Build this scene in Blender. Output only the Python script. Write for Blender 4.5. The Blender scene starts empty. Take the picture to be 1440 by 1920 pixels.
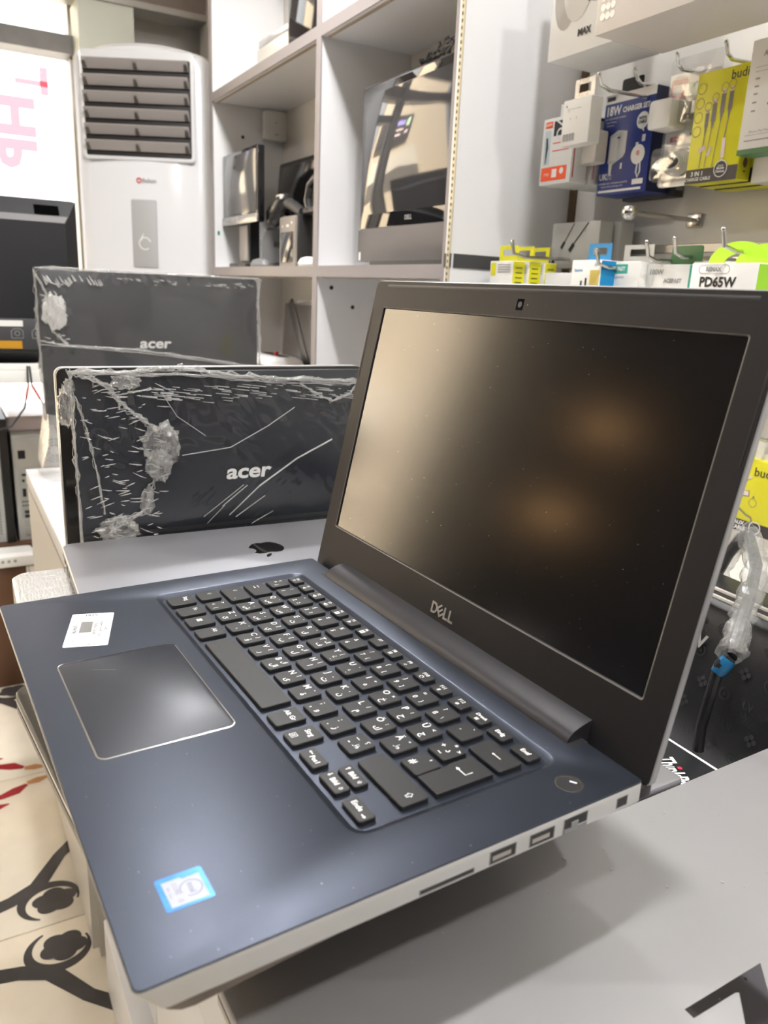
import bpy, bmesh, math, random
from mathutils import Vector, Matrix, noise
random.seed(7)
scene = bpy.context.scene
COL = scene.collection
PI = math.pi

# ------------------------------------------------------------------ camera
cam_d = bpy.data.cameras.new('camera')
cam = bpy.data.objects.new('camera', cam_d); COL.objects.link(cam)
cam_d.sensor_fit = 'VERTICAL'; cam_d.sensor_height = 36.0; cam_d.sensor_width = 27.0
cam_d.lens = 27.397; cam_d.clip_start = 0.01; cam_d.clip_end = 200
_r = Vector((0.4849, 0.8735, 0.0437)).normalized()
_f = Vector((-0.8354, 0.4774, -0.2724)); _f = (_f - _r * _f.dot(_r)).normalized()
_u = _r.cross(_f)
M = Matrix.Identity(4)
for i in range(3):
    M[i][0] = _r[i]; M[i][1] = _u[i]; M[i][2] = -_f[i]
M.translation = (0.5414, -0.0174, 1.1825)
cam.matrix_world = M
cam_d.dof.use_dof = True; cam_d.dof.focus_distance = 0.56; cam_d.dof.aperture_fstop = 13.0
scene.camera = cam

# ------------------------------------------------------------------ light and exposure
vs = scene.view_settings
vs.view_transform = 'Standard'; vs.look = 'None'; vs.gamma = 1.0; vs.use_curve_mapping = False
vs.exposure = 0.1
world = bpy.data.worlds.new('overcast_daylight'); scene.world = world; world.use_nodes = True
_bg = world.node_tree.nodes['Background']
_bg.inputs[0].default_value = (.985, .99, 1.0, 1); _bg.inputs[1].default_value = 3.0
sun_d = bpy.data.lights.new('sun', 'SUN'); sun_d.energy = 46; sun_d.angle = .01; sun_d.color = (1, .93, .82)
sun = bpy.data.objects.new('sun', sun_d); COL.objects.link(sun)        # high behind the shop: lights the street front only
sun.rotation_euler = Vector((-.62, -.12, -.75)).to_track_quat('-Z', 'Y').to_euler()
# ceiling spots: x, y, watts  (z = ceiling)
CEIL_Z = 2.85
SPOTS = [(1.45, 0.29, 30, CEIL_Z), (0.36, 0.30, 29, CEIL_Z), (-0.75, 0.25, 10, CEIL_Z), (-1.16, 0.60, 17, 2.36),  # last here: low hang added so the laptop deck gets its highlight
         (1.2, -1.5, 8, CEIL_Z), (-0.4, -1.5, 10, CEIL_Z), (-1.9, -1.6, 10, CEIL_Z)]

# ------------------------------------------------------------------ materials
def nmat(name):
    m = bpy.data.materials.new(name); m.use_nodes = True
    nt = m.node_tree; return m, nt, nt.nodes['Principled BSDF']
def mat(name, col, rough=.5, metal=0, spec=.5, coat=0, coatr=.1, vary=0, vscale=20, bump=0, bscale=200, rvary=0):
    m, nt, b = nmat(name)
    b.inputs['Base Color'].default_value = (*col, 1)
    b.inputs['Roughness'].default_value = rough; b.inputs['Metallic'].default_value = metal
    b.inputs['Specular IOR Level'].default_value = spec
    b.inputs['Coat Weight'].default_value = coat; b.inputs['Coat Roughness'].default_value = coatr
    if vary or bump or rvary:
        tc = nt.nodes.new('ShaderNodeTexCoord')
    if vary or rvary:
        n = nt.nodes.new('ShaderNodeTexNoise'); n.inputs['Scale'].default_value = vscale; n.inputs['Detail'].default_value = 5
        nt.links.new(tc.outputs['Object'], n.inputs['Vector'])
    if vary:
        r = nt.nodes.new('ShaderNodeMix'); r.data_type = 'RGBA'
        r.inputs[6].default_value = (*[c * (1 - vary) for c in col], 1)
        r.inputs[7].default_value = (*[min(1, c * (1 + vary)) for c in col], 1)
        nt.links.new(n.outputs['Fac'], r.inputs[0]); nt.links.new(r.outputs[2], b.inputs['Base Color'])
    if rvary:
        mr = nt.nodes.new('ShaderNodeMapRange'); mr.inputs[3].default_value = max(.02, rough - rvary); mr.inputs[4].default_value = rough + rvary
        nt.links.new(n.outputs['Fac'], mr.inputs[0]); nt.links.new(mr.outputs[0], b.inputs['Roughness'])
    if bump:
        n2 = nt.nodes.new('ShaderNodeTexNoise'); n2.inputs['Scale'].default_value = bscale; n2.inputs['Detail'].default_value = 3
        nt.links.new(tc.outputs['Object'], n2.inputs['Vector'])
        bp = nt.nodes.new('ShaderNodeBump'); bp.inputs['Strength'].default_value = bump; bp.inputs['Distance'].default_value = .001
        nt.links.new(n2.outputs['Fac'], bp.inputs['Height']); nt.links.new(bp.outputs[0], b.inputs['Normal'])
    return m
def emit(name, col, s):
    m, nt, b = nmat(name)
    b.inputs['Base Color'].default_value = (*col, 1)
    b.inputs['Emission Color'].default_value = (*col, 1); b.inputs['Emission Strength'].default_value = s
    return m
def film(name, white=.12, gloss=.25, rough=.08, bscale=60, stretch=(1, 1, 1), bstr=.5, tint=(1, 1, 1), detail=6):
    """clear plastic: see-through, glossy, a little milky, finely creased"""
    m, nt, b = nmat(name); N = nt.nodes; Lk = nt.links
    N.remove(b); out = N['Material Output']
    tr = N.new('ShaderNodeBsdfTransparent'); tr.inputs[0].default_value = (*tint, 1)
    gl = N.new('ShaderNodeBsdfGlossy'); gl.inputs['Roughness'].default_value = rough
    df = N.new('ShaderNodeBsdfDiffuse'); df.inputs[0].default_value = (.85, .85, .84, 1)
    tc = N.new('ShaderNodeTexCoord'); mp = N.new('ShaderNodeMapping'); mp.inputs['Scale'].default_value = stretch
    n = N.new('ShaderNodeTexNoise'); n.inputs['Scale'].default_value = bscale; n.inputs['Detail'].default_value = detail
    Lk.new(tc.outputs['Object'], mp.inputs[0]); Lk.new(mp.outputs[0], n.inputs['Vector'])
    bp = N.new('ShaderNodeBump'); bp.inputs['Strength'].default_value = bstr; bp.inputs['Distance'].default_value = .003
    Lk.new(n.outputs['Fac'], bp.inputs['Height']); Lk.new(bp.outputs[0], gl.inputs['Normal'])
    fr = N.new('ShaderNodeLayerWeight'); fr.inputs['Blend'].default_value = .5
    pw = N.new('ShaderNodeMath'); pw.operation = 'POWER'; pw.inputs[1].default_value = 4
    ad = N.new('ShaderNodeMath'); ad.operation = 'MULTIPLY_ADD'; ad.inputs[1].default_value = .55; ad.inputs[2].default_value = gloss + .04; ad.use_clamp = True
    Lk.new(fr.outputs['Facing'], pw.inputs[0]); Lk.new(pw.outputs[0], ad.inputs[0])
    m1 = N.new('ShaderNodeMixShader'); m1.inputs[0].default_value = white
    Lk.new(tr.outputs[0], m1.inputs[1]); Lk.new(df.outputs[0], m1.inputs[2])
    m2 = N.new('ShaderNodeMixShader'); Lk.new(ad.outputs[0], m2.inputs[0]); Lk.new(m1.outputs[0], m2.inputs[1]); Lk.new(gl.outputs[0], m2.inputs[2])
    Lk.new(m2.outputs[0], out.inputs[0])
    return m

W_ = mat('white_laminate', (.76, .755, .765), .32, spec=.4, vary=.03, vscale=3)
CREAM = mat('cream_laminate', (.66, .62, .56), .4, vary=.03, vscale=3)
TAUPE = mat('taupe_edging', (.27, .245, .25), .45, vary=.05)
BLACK = mat('black_plastic', (.012, .012, .013), .4, vary=.2, vscale=30)
BLACKG = mat('black_gloss', (.006, .006, .008), .06)
DKGREY = mat('dark_grey_plastic', (.045, .045, .05), .45, vary=.1)
GREY = mat('grey_plastic', (.22, .22, .22), .45)
CHROME = mat('chrome_steel', (.62, .61, .59), .18, 1)
SILVER = mat('silver_shell', (.66, .66, .64), .35, .55, bump=.05, bscale=900)
WHITE = mat('white_print', (.82, .82, .8), .45)
PAPER = mat('white_card', (.8, .79, .76), .5, vary=.02)
INK = mat('black_print', (.012, .012, .014), .5)
GREYINK = mat('grey_print', (.3, .3, .3), .5)
YEL = mat('yellow_card', (.72, .68, .02), .4)
ORANGE = mat('orange_print', (.8, .09, .015), .45)
RED = mat('red_print', (.6, .03, .03), .45)
BLUE = mat('blue_card', (.012, .03, .19), .35)
TEAL = mat('teal_print', (.05, .38, .28), .45)
CYAN = mat('cyan_card', (.0, .22, .5), .4)
GREEN = mat('dark_green_card', (.06, .16, .06), .45)
LIME = mat('lime_green_card', (.3, .62, .02), .4)
GOLD = mat('gold_print', (.55, .42, .08), .4)
FILM = film('stretch_film')
FOLD = film('stretch_film_fold', white=.16, gloss=.14, rough=.12, bscale=160, bstr=1)
CREASE = film('film_crease_glint', white=.42, gloss=.30, rough=.12, bscale=160, bstr=1)  # whiter than the film: glints along the creases are put into the colour
CLEAR = film('clear_blister', white=.06, gloss=.12, rough=.04, bscale=20, bstr=.3)

# ------------------------------------------------------------------ mesh helpers
class MB:
    def __init__(s): s.v = []; s.f = []
    def add(s, v, f, T=None):
        o = len(s.v)
        s.v += [(T @ Vector(p)) if T is not None else Vector(p) for p in v]
        s.f += [tuple(i + o for i in q) for q in f]
        return s
    def box(s, x0, x1, y0, y1, z0, z1, T=None):
        v = [(x0,y0,z0),(x1,y0,z0),(x1,y1,z0),(x0,y1,z0),(x0,y0,z1),(x1,y0,z1),(x1,y1,z1),(x0,y1,z1)]
        return s.add(v, [(0,3,2,1),(4,5,6,7),(0,1,5,4),(1,2,6,5),(2,3,7,6),(3,0,4,7)], T)
    def loops(s, L, T=None, cap0=True, cap1=True):
        n = len(L[0]); v = [p for l in L for p in l]; f = []
        for k in range(len(L) - 1):
            for i in range(n):
                j = (i + 1) % n
                f.append((k*n+i, k*n+j, (k+1)*n+j, (k+1)*n+i))
        if cap0: f.append(tuple(range(n-1, -1, -1)))
        if cap1: f.append(tuple(range((len(L)-1)*n, len(L)*n)))
        return s.add(v, f, T)
    def slab(s, x0, x1, y0, y1, z0, z1, r=.002, ch=.0005, n=3, T=None):
        def lp(z, i): return rr(x0+i, x1-i, y0+i, y1-i, max(r-i, .0001), n, z)
        if ch <= 0: return s.loops([lp(z0, 0), lp(z1, 0)], T)
        return s.loops([lp(z0, ch), lp(z0+ch, 0), lp(z1-ch, 0), lp(z1-ch*.3, ch*.3), lp(z1, ch)], T)
    def panel(s, x0, x1, y0, y1, z0, z1, r=.002, ch=.0005, n=3):
        """rounded in the x-z plane, thickness along y (front at y0)"""
        T = Matrix(((1,0,0,0),(0,0,-1,0),(0,1,0,0),(0,0,0,1)))
        return s.slab(x0, x1, z0, z1, -y1, -y0, r, ch, n, T)
    def cyl(s, a, b, r, n=16, r2=None):
        return s.tube([a, b], [r, r if r2 is None else r2], n)
    def tube(s, P, R, n=10, cap=True):
        P = [Vector(p) for p in P]
        if not isinstance(R, (list, tuple)): R = [R] * len(P)
        L = []; up = None
        for i, p in enumerate(P):
            t = (P[min(i+1, len(P)-1)] - P[max(i-1, 0)]).normalized()
            if up is None:
                up = Vector((0,0,1)) if abs(t.z) < .9 else Vector((1,0,0))
            a = (up - t * up.dot(t)).normalized(); up = a; b = t.cross(a)
            L.append([p + (a*math.cos(2*PI*k/n) + b*math.sin(2*PI*k/n)) * R[i] for k in range(n)])
        return s.loops(L, None, cap, cap)
    def lathe(s, prof, n=24, T=None):
        return s.loops([[(r*math.cos(2*PI*k/n), r*math.sin(2*PI*k/n), z) for k in range(n)] for r, z in prof], T)
    def prism(s, poly, a0, a1, T=None):
        """poly in (x,y), extruded z a0..a1"""
        return s.loops([[(x, y, a0) for x, y in poly], [(x, y, a1) for x, y in poly]], T)
    def ball(s, c, r, n=12, sc=(1,1,1)):
        L = []
        for i in range(1, n):
            th = PI*i/n
            L.append([(c[0]+r*sc[0]*math.sin(th)*math.cos(2*PI*k/(2*n)), c[1]+r*sc[1]*math.sin(th)*math.sin(2*PI*k/(2*n)), c[2]-r*sc[2]*math.cos(th)) for k in range(2*n)])
        return s.loops(L)
    def mesh(s, name, m, ang=35):
        me = bpy.data.meshes.new(name); me.from_pydata([tuple(p) for p in s.v], [], s.f)
        me.materials.append(m)
        bm = bmesh.new(); bm.from_mesh(me); bmesh.ops.recalc_face_normals(bm, faces=bm.faces); bm.to_mesh(me); bm.free()
        me.shade_smooth(); me.set_sharp_from_angle(angle=math.radians(ang))
        return me
    def build(s, name, m, parent=None, ang=35, T=None):
        o = bpy.data.objects.new(name, s.mesh(name, m, ang)); COL.objects.link(o)
        if parent is not None: o.parent = parent
        if T is not None: o.matrix_local = T
        return o
def rr(x0, x1, y0, y1, r, n, z):
    P = []
    for cx, cy, a in ((x1-r, y0+r, -PI/2), (x1-r, y1-r, 0), (x0+r, y1-r, PI/2), (x0+r, y0+r, PI)):
        for k in range(n+1):
            t = a + PI/2*k/n; P.append((cx+r*math.cos(t), cy+r*math.sin(t), z))
    return P
def tag(o, label=None, cat=None, group=None, kind=None):
    if label: o['label'] = label
    if cat: o['category'] = cat
    if group: o['group'] = group
    if kind: o['kind'] = kind
    return o
def thing(name, label, cat, loc=(0,0,0), rz=0, group=None, rx=0, ry=0):
    o = bpy.data.objects.new(name, None); COL.objects.link(o); o.empty_display_size = .05
    o.location = loc; o.rotation_euler = (rx, ry, rz)
    return tag(o, label, cat, group)
def struct(name, mb, m, parent=None):
    o = mb.build(name, m, parent)
    if parent is None: o['kind'] = 'structure'
    return o
def copy_tree(o, parent=None):
    c = o.copy(); COL.objects.link(c)
    if parent is not None: c.parent = parent
    for ch in list(o.children): copy_tree(ch, c)
    return c
_tc = {}
def text(s, size, bold=0, shear=0, res=2, align='CENTER'):
    """glyph outlines as (verts, faces) in the x-y plane"""
    k = (s, size, bold, shear, align)
    if k in _tc: return _tc[k]
    cu = bpy.data.curves.new('t', 'FONT'); cu.body = s; cu.size = size; cu.offset = bold; cu.shear = shear
    cu.align_x = align; cu.align_y = 'CENTER'; cu.resolution_u = res
    o = bpy.data.objects.new('t', cu); COL.objects.link(o)
    dg = bpy.context.evaluated_depsgraph_get(); e = o.evaluated_get(dg); me = e.to_mesh()
    r = ([tuple(v.co) for v in me.vertices], [tuple(p.vertices) for p in me.polygons])
    e.to_mesh_clear(); bpy.data.objects.remove(o); bpy.data.curves.remove(cu)
    _tc[k] = r
    return r
class Flat(MB):
    """flat print lying in the local x-y plane at height z"""
    def __init__(s, z=0): super().__init__(); s.z = z
    def add(s, v, f, T=None):
        super().add(v, f, T); s.z += 1.5e-5          # later marks lie on earlier ones
        return s
    def rect(s, x0, x1, y0, y1): return s.add([(x0,y0,s.z),(x1,y0,s.z),(x1,y1,s.z),(x0,y1,s.z)], [(0,1,2,3)])
    def poly(s, P): return s.add([(x, y, s.z) for x, y in P], [tuple(range(len(P)))])
    def disc(s, x, y, r, n=20, ry=None):
        return s.poly([(x+r*math.cos(2*PI*k/n), y+(ry or r)*math.sin(2*PI*k/n)) for k in range(n)])
    def ring(s, x, y, r, w, n=20, a0=0, a1=2*PI):
        return s.stroke([(x+r*math.cos(a0+(a1-a0)*k/n), y+r*math.sin(a0+(a1-a0)*k/n)) for k in range(n+1)], w)
    def stroke(s, P, w):
        """ribbon along a path; w is one width or one for each point"""
        if not isinstance(w, (list, tuple)): w = [w]*len(P)
        A = []; B_ = []
        for i, (x, y) in enumerate(P):
            a = P[max(i-1, 0)]; b = P[min(i+1, len(P)-1)]
            d = math.hypot(b[0]-a[0], b[1]-a[1]) or 1; nx, ny = -(b[1]-a[1])/d*w[i]/2, (b[0]-a[0])/d*w[i]/2
            A.append((x+nx, y+ny, s.z)); B_.append((x-nx, y-ny, s.z))
        n = len(P)
        return s.add(A+B_, [(i, i+1, n+i+1, n+i) for i in range(n-1)])
    def text(s, t, x, y, size, bold=0, rot=0, sx=1, sy=1, shear=0, align='CENTER'):
        v, f = text(t, size, bold, shear, align=align); c, q = math.cos(rot), math.sin(rot)
        return s.add([(x+(a*sx*c-b*sy*q), y+(a*sx*q+b*sy*c), s.z) for a, b, _ in v], f)
FRONT = Matrix(((1,0,0,0),(0,0,-1,0),(0,1,0,0),(0,0,0,1)))     # x-y print -> stands up, facing -y
SIDE = Matrix(((0,0,1,0),(1,0,0,0),(0,1,0,0),(0,0,0,1)))       # x-y print -> faces +x, reads along +y
def noisev(p, sc, seed=0): return noise.noise(Vector((p[0]*sc+seed, p[1]*sc+seed*1.7, p[2]*sc-seed)))

# ================================================================== ROOM
TILE = mat('cream_floor_tile', (.78, .71, .59), .16, spec=.6, vary=.1, vscale=14, rvary=.06)
DARKPR = mat('dark_tile_print', (.055, .05, .05), .22, vary=.3, vscale=30)
REDPR = mat('red_tile_print', (.32, .02, .025), .2, vary=.3, vscale=30)
TANPR = mat('tan_tile_print', (.5, .25, .12), .2, vary=.2, vscale=30)
GROUT = mat('tile_joint', (.16, .13, .11), .8)
WALLW = mat('off_white_wall', (.72, .70, .66), .7, vary=.03, vscale=2)
fl = struct('floor', MB().box(-3.05, 2.6, -3.4, 1.3, -.06, -.004), GROUT)
TS = .52; tx0 = -.797; ty0 = -.30
tile_me = MB().slab(-TS/2+.0012, TS/2-.0012, -TS/2+.0012, TS/2-.0012, -.01, 0, .002, .0015, 1).mesh('tile', TILE)
for i in range(-4, 6):
    for j in range(-5, 3):
        x = tx0 + TS*(i+.5); y = ty0 + TS*(j+.5)
        if x - TS/2 < -3.06 or x > 2.6: continue
        o = bpy.data.objects.new('tile', tile_me); COL.objects.link(o); o.parent = fl; o.location = (x, y, 0)
def merge_boxes(L):
    m = MB()
    for a in L: m.box(*a)
    return m
def motif_dark(sx):
    """scroll and bar print beside the joint at x = tx0 (sx = side)"""
    f = Flat(.0004)
    def q(a, y): return (tx0 + sx*a, y)
    f.stroke([q(.062, -.16), q(.078, -.06), q(.092, 0), q(.115, .05), q(.19, .10), q(.26, .17), q(.36, .20)], [.030, .032, .030, .034, .026, .03, .02])
    # curl round a scalloped flower
    P = []; Wd = []
    for k in range(30):
        t = k/29; a = 3.6 + 4.6*t
        P.append(q(.064 + .060*math.cos(a)*.8*(1-.12*t), .070 + .056*math.sin(a)*(1-.12*t))); Wd.append(.004 + .016*math.sin(PI*min(1, t*1.05)))
    f.stroke(P, Wd)
    f.z = .0006
    f.poly([q(.062 + (.028+.007*abs(math.cos(2.5*a)))*math.cos(a), .076 + (.034+.008*abs(math.cos(2.5*a)))*math.sin(a)) for a in [2*PI*k/60 for k in range(60)]])
    return f
def motif_red(xc, sx):
    f = Flat(.0004); g = Flat(.0005)
    def q(a, y): return (xc + sx*a, y)
    f.stroke([q(.062, -.10), q(.07, -.04), q(.066, .01), q(.055, .04), q(.038, .065)], [.006, .012, .02, .03, .010])
    f.stroke([q(.10, -.03), q(.105, -.005), q(.10, .022)], [.004, .024, .004])
    g.stroke([q(.034, .066), q(.03, .09), q(.024, .115), q(.05, .12)], [.014, .024, .012, .01])
    return f, g
for c in (0, 1):
    for k in (-1, 1):
        xx = tx0 + 2*TS*c
        m_ = motif_dark(k)
        o = m_.build('tile_print', DARKPR, fl); o.location.x = 2*TS*c
        if c == 0:
            o2 = m_.build('tile_print', DARKPR, fl); o2.location.x = -2*TS
for k in (-1, 1):
    a, b = motif_red(tx0 - TS, k); a.build('tile_print', REDPR, fl); b.build('tile_print', TANPR, fl)
    a, b = motif_red(tx0 + TS, k); a.build('tile_print', REDPR, fl); b.build('tile_print', TANPR, fl)
struct('ceiling', MB().box(-3.2, 2.6, -3.4, 1.3, CEIL_Z, CEIL_Z+.08), WALLW)
struct('wall_back', MB().box(-3.2, 2.6, 1.2, 1.3, -.06, CEIL_Z), WALLW)
struct('wall_right', MB().box(2.6, 2.7, -3.4, 1.3, -.06, CEIL_Z), mat('grey_brown_right_wall', (.22, .2, .18), .6))
WY0, WY1, WZ0, WZ1 = -.10, .56, .52, 2.62
DY0, DY1, DZ1 = -2.35, -.26, 2.6
wl = MB()
wl.box(-3.2, -3.06, DY1, WY0, -.06, CEIL_Z); wl.box(-3.2, -3.06, DY0, DY1, DZ1, CEIL_Z); wl.box(-3.2, -3.06, WY1, 1.2, -.06, CEIL_Z)
wl.box(-3.2, -3.06, WY0, WY1, -.06, WZ0); wl.box(-3.2, -3.06, WY0, WY1, WZ1, CEIL_Z)
struct('wall_left', wl, WALLW)
struct('wall_left_dark', MB().box(-3.2, -3.06, -3.4, DY0, -.06, CEIL_Z), mat('dark_display_wall', (.025, .021, .018), .6)).name = 'wall_left_front'
ALU = mat('brushed_aluminium', (.42, .40, .37), .4, .7, vary=.2, vscale=12)
win = MB(); win.box(-3.12, -3.04, WY1-.03, WY1, WZ0, WZ1); win.box(-3.12, -3.04, WY0, WY0+.04, WZ0, WZ1)
win.box(-3.12, -3.04, WY0, WY1, WZ0, WZ0+.04)
wo = struct('window_1', win, ALU)
wo2 = MB().box(-3.12, -3.0, WY0, WY1, 2.005, 2.07).build('transom', mat('dull_metal_transom', (.17, .16, .15), .45, .4, vary=.4, vscale=9), wo)
GLASS = film('window_glass', white=0, gloss=0, rough=.01, bstr=0)
for y0, y1, z0, z1 in ((WY0+.04, WY1-.03, WZ0+.04, 2.005), (WY0+.04, WY1-.03, 2.07, WZ1)):
    MB().box(-3.085, -3.08, y0, y1, z0, z1).build('pane', GLASS, wo)
do = struct('door_1', merge_boxes([(-3.12, -3.04, DY0, DY0+.05, 0, DZ1), (-3.12, -3.04, DY1-.05, DY1, 0, DZ1), (-3.12, -3.04, DY0, DY1, DZ1-.05, DZ1), (-3.12, -3.04, DY0, DY1, 0, .06)]), ALU)
MB().box(-3.085, -3.08, DY0+.05, DY1-.05, .06, DZ1-.05).build('pane', GLASS, do)
MB().box(-3.04, -3.0, DY0+.09, DY0+.11, .9, 1.3).build('door_handle', CHROME, do)
# red vinyl lettering on the window glass (backlit, reversed from inside)
mv, ntv, bv = nmat('red_window_vinyl'); ntv.nodes.remove(bv)
_t = ntv.nodes.new('ShaderNodeBsdfTransparent'); _t.inputs[0].default_value = (.85, .25, .28, 1)
ntv.links.new(_t.outputs[0], ntv.nodes['Material Output'].inputs[0])
vf = Flat(.001); vf.text('HP', .02, 0, .19, .009, sx=-1.1); vf.rect(.16, .26, -.12, -.09); vf.rect(.19, .21, -.12, .0)
T = Matrix.Translation((-3.075, .33, 1.70)) @ SIDE @ Matrix.Rotation(PI/2, 4, 'Z')
vl = vf.build('vinyl_lettering', mv, wo, T=T)
vf = Flat(.001)
for k in range(7): vf.disc(-.45+.09*k, 0, .036); 
vf.rect(-.6, .2, -.30, -.29)
mv2 = mv.copy(); mv2.node_tree.nodes['Transparent BSDF'].inputs[0].default_value = (.9, .31, .34, 1)
vf.build('vinyl_dots', mv2, wo, T=Matrix.Translation((-3.075, .22, .70)) @ SIDE)
# bulkhead beam and cream panel above the air conditioner
BEAM = mat('brown_beam', (.24, .19, .16), .4, vary=.25, vscale=6)
bmx = MB().box(-2.98, -2.86, -2.9, 1.02, 2.19, 2.29); struct('trim_1', bmx, BEAM)
struct('trim_2', MB().box(-2.99, -2.85, -2.9, 1.02, 2.168, 2.19), ALU)
struct('trim_3', MB().box(-3.06, -2.86, .54, .74, 0, 2.168), mat('pale_green_post', (.76, .79, .69), .5))
struct('trim_4', MB().box(-2.95, -2.12, 1.02, 1.2, 0, 2.85), CREAM)
struct('baseboard_back', MB().box(-3.06, 2.6, 1.18, 1.2, 0, .09), GREY)
# street: cream building front across the road, seen mirrored in the glossy screens
FAC = mat('cream_facade', (.60, .50, .37), .8, vary=.1, vscale=1)
t = thing('facade', 'cream building front across the street, mirrored in the glossy screens', 'building', (-6.6, -3.2, 0), PI/2)
MB().box(-3.4, 2.2, 0, .3, -.05, 4.6).build('wall', FAC, t)
MB().box(-1.2, 2.0, -.03, 0, 1.0, 1.45).build('shutter', mat('grey_shutter', (.16, .14, .12), .6), t)
MB().box(-1.2, 2.0, -.02, 0, 1.45, 1.95).build('plaster_band', mat('pale_plaster', (.66, .6, .5), .8), t)
MB().box(-.3, 2.1, -.12, -.04, 2.25, 2.98).build('sign_board', mat('dark_sign', (.05, .042, .04), .5), t)
for k, (x0, z, w, h, c, e) in enumerate(((.34, 2.78, .72, .13, (.5, .42, 1), 2.0), (.36, 2.60, .66, .055, (1, .8, .7), 2.2), (.5, 2.46, .42, .06, (1, .8, .75), 2.0), (-.05, 2.78, .26, .26, (.75, 1, .65), 2.0), (-.05, 2.50, .26, .10, (1, .75, .75), 2.0))):
    b = MB(); n = 9 if k < 3 else 3
    for q in range(n):
        x = x0 + w*q/n
        b.box(x, x+w/n*.78, -.13, -.12, z-h/2*(1-.4*(q % 3 == 1)), z+h/2*(1-.5*(q % 4 == 2)))
    b.build('sign_lettering', emit('sign_light_%d' % k, c, e), t)
struct('trim_5', MB().box(-12, -3.2, -12, 6, -.08, -.06), mat('street', (.35, .33, .3), .8))
DARKW = mat('dark_front_wall', (.02, .017, .015), .6)
struct('wall_front', MB().box(-3.2, 2.7, -3.5, -3.4, -.06, CEIL_Z), DARKW)
for x, z in ((-2.88, 1.26), (-2.75, 1.9)):  # glowing balls added for the warm blobs mirrored in the laptop screen
    t = thing('added_wall_lamp', ('warm lamp added low on the dark front wall for its glow in the screen' if z < 1.5 else 'warm lamp added high on the dark front wall for its glow in the screen'), 'lamp', (x, -3.385, z))
    MB().ball((0, .04, 0), .055, 8).build('added_bulb', emit('added_warm_bulb', (1, .55, .22), 24), t)
    MB().cyl((0, -.015, 0), (0, .0, 0), .05).build('wall_plate', CHROME, t)

# ceiling lights: each with its own lamp
LAMP = emit('lamp_lens', (1, .96, .9), 14)
for k, (x, y, w, z) in enumerate(SPOTS):
    t = thing('ceiling_light', 'light', 'light', (x, y, z), group='ceiling lights')
    t['label'] = 'round white ceiling downlight ' + ('at the camera side, over the counter row', 'straight above the open laptop', 'above the wrapped all-in-one computer', 'hung low on an added cord in front of the shelf bays', 'over the aisle, nearest the right wall', 'over the middle of the aisle', 'over the aisle near the glass door')[k]
    MB().lathe([(.075, 0), (.075, -.012), (.06, -.012), (.06, 0)], 24).build('trim_ring', W_, t)
    MB().lathe([(.0595, -.004), (.0595, -.0085)], 24).build('lens', LAMP, t)
    if z < CEIL_Z:
        MB().cyl((0, 0, 0), (0, 0, CEIL_Z-z), .003, 8).build('cord', W_, t); MB().lathe([(.076, -.004), (.07, .02), (.02, .03)], 24).build('added_lamp_shade', W_, t)  # cord and shade added for the low hang
    l = bpy.data.lights.new('lamp', 'AREA'); l.shape = 'DISK'; l.size = .11; l.energy = w; l.color = (1, .99, .975)
    lo = bpy.data.objects.new('lamp', l); COL.objects.link(lo); lo.parent = t; lo.location = (0, 0, -.02)

# ================================================================== COUNTER
ct = thing('counter', 'white laminate shop counter carrying the laptops', 'counter', (0, .12, 0))
MB().slab(-1.28, 1.4, 0, .66, .745, .775, .002, .001).build('counter_top', W_, ct)
FR = mat('pale_counter_front', (.62, .59, .55), .4, vary=.03, vscale=4)
SHADEF = mat('shaded_beige_board', (.42, .38, .34), .5, vary=.05, vscale=5)  # shaded recesses of the counter, given as a darker beige
b = MB(); b.box(-1.27, -.68, .012, .64, .0, .744); b.build('cabinet_body', FR, ct)
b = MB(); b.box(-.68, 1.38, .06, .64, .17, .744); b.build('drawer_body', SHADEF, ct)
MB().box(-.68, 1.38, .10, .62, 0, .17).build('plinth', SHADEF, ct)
for x0, x1 in ((-.675, -.335), (-.33, .012), (.016, .36), (.364, .71), (.714, 1.06), (1.064, 1.375)):
    for z0, z1 in ((.172, .44), (.444, .70)):
        d = MB().slab(x0, x1, .036, .06, z0, z1, .001, .001).build('drawer_front', W_, ct)
MB().box(-.678, 1.378, .0, .06, .704, .744).build('fascia', FR, ct)
MB().box(-1.268, -.682, 0, .012, .02, .74).build('cabinet_door', FR, ct)
MB().slab(-.60, -.1, .01, .098, .0, .15, .002, .002).build('plinth_box', W_, ct)

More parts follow.
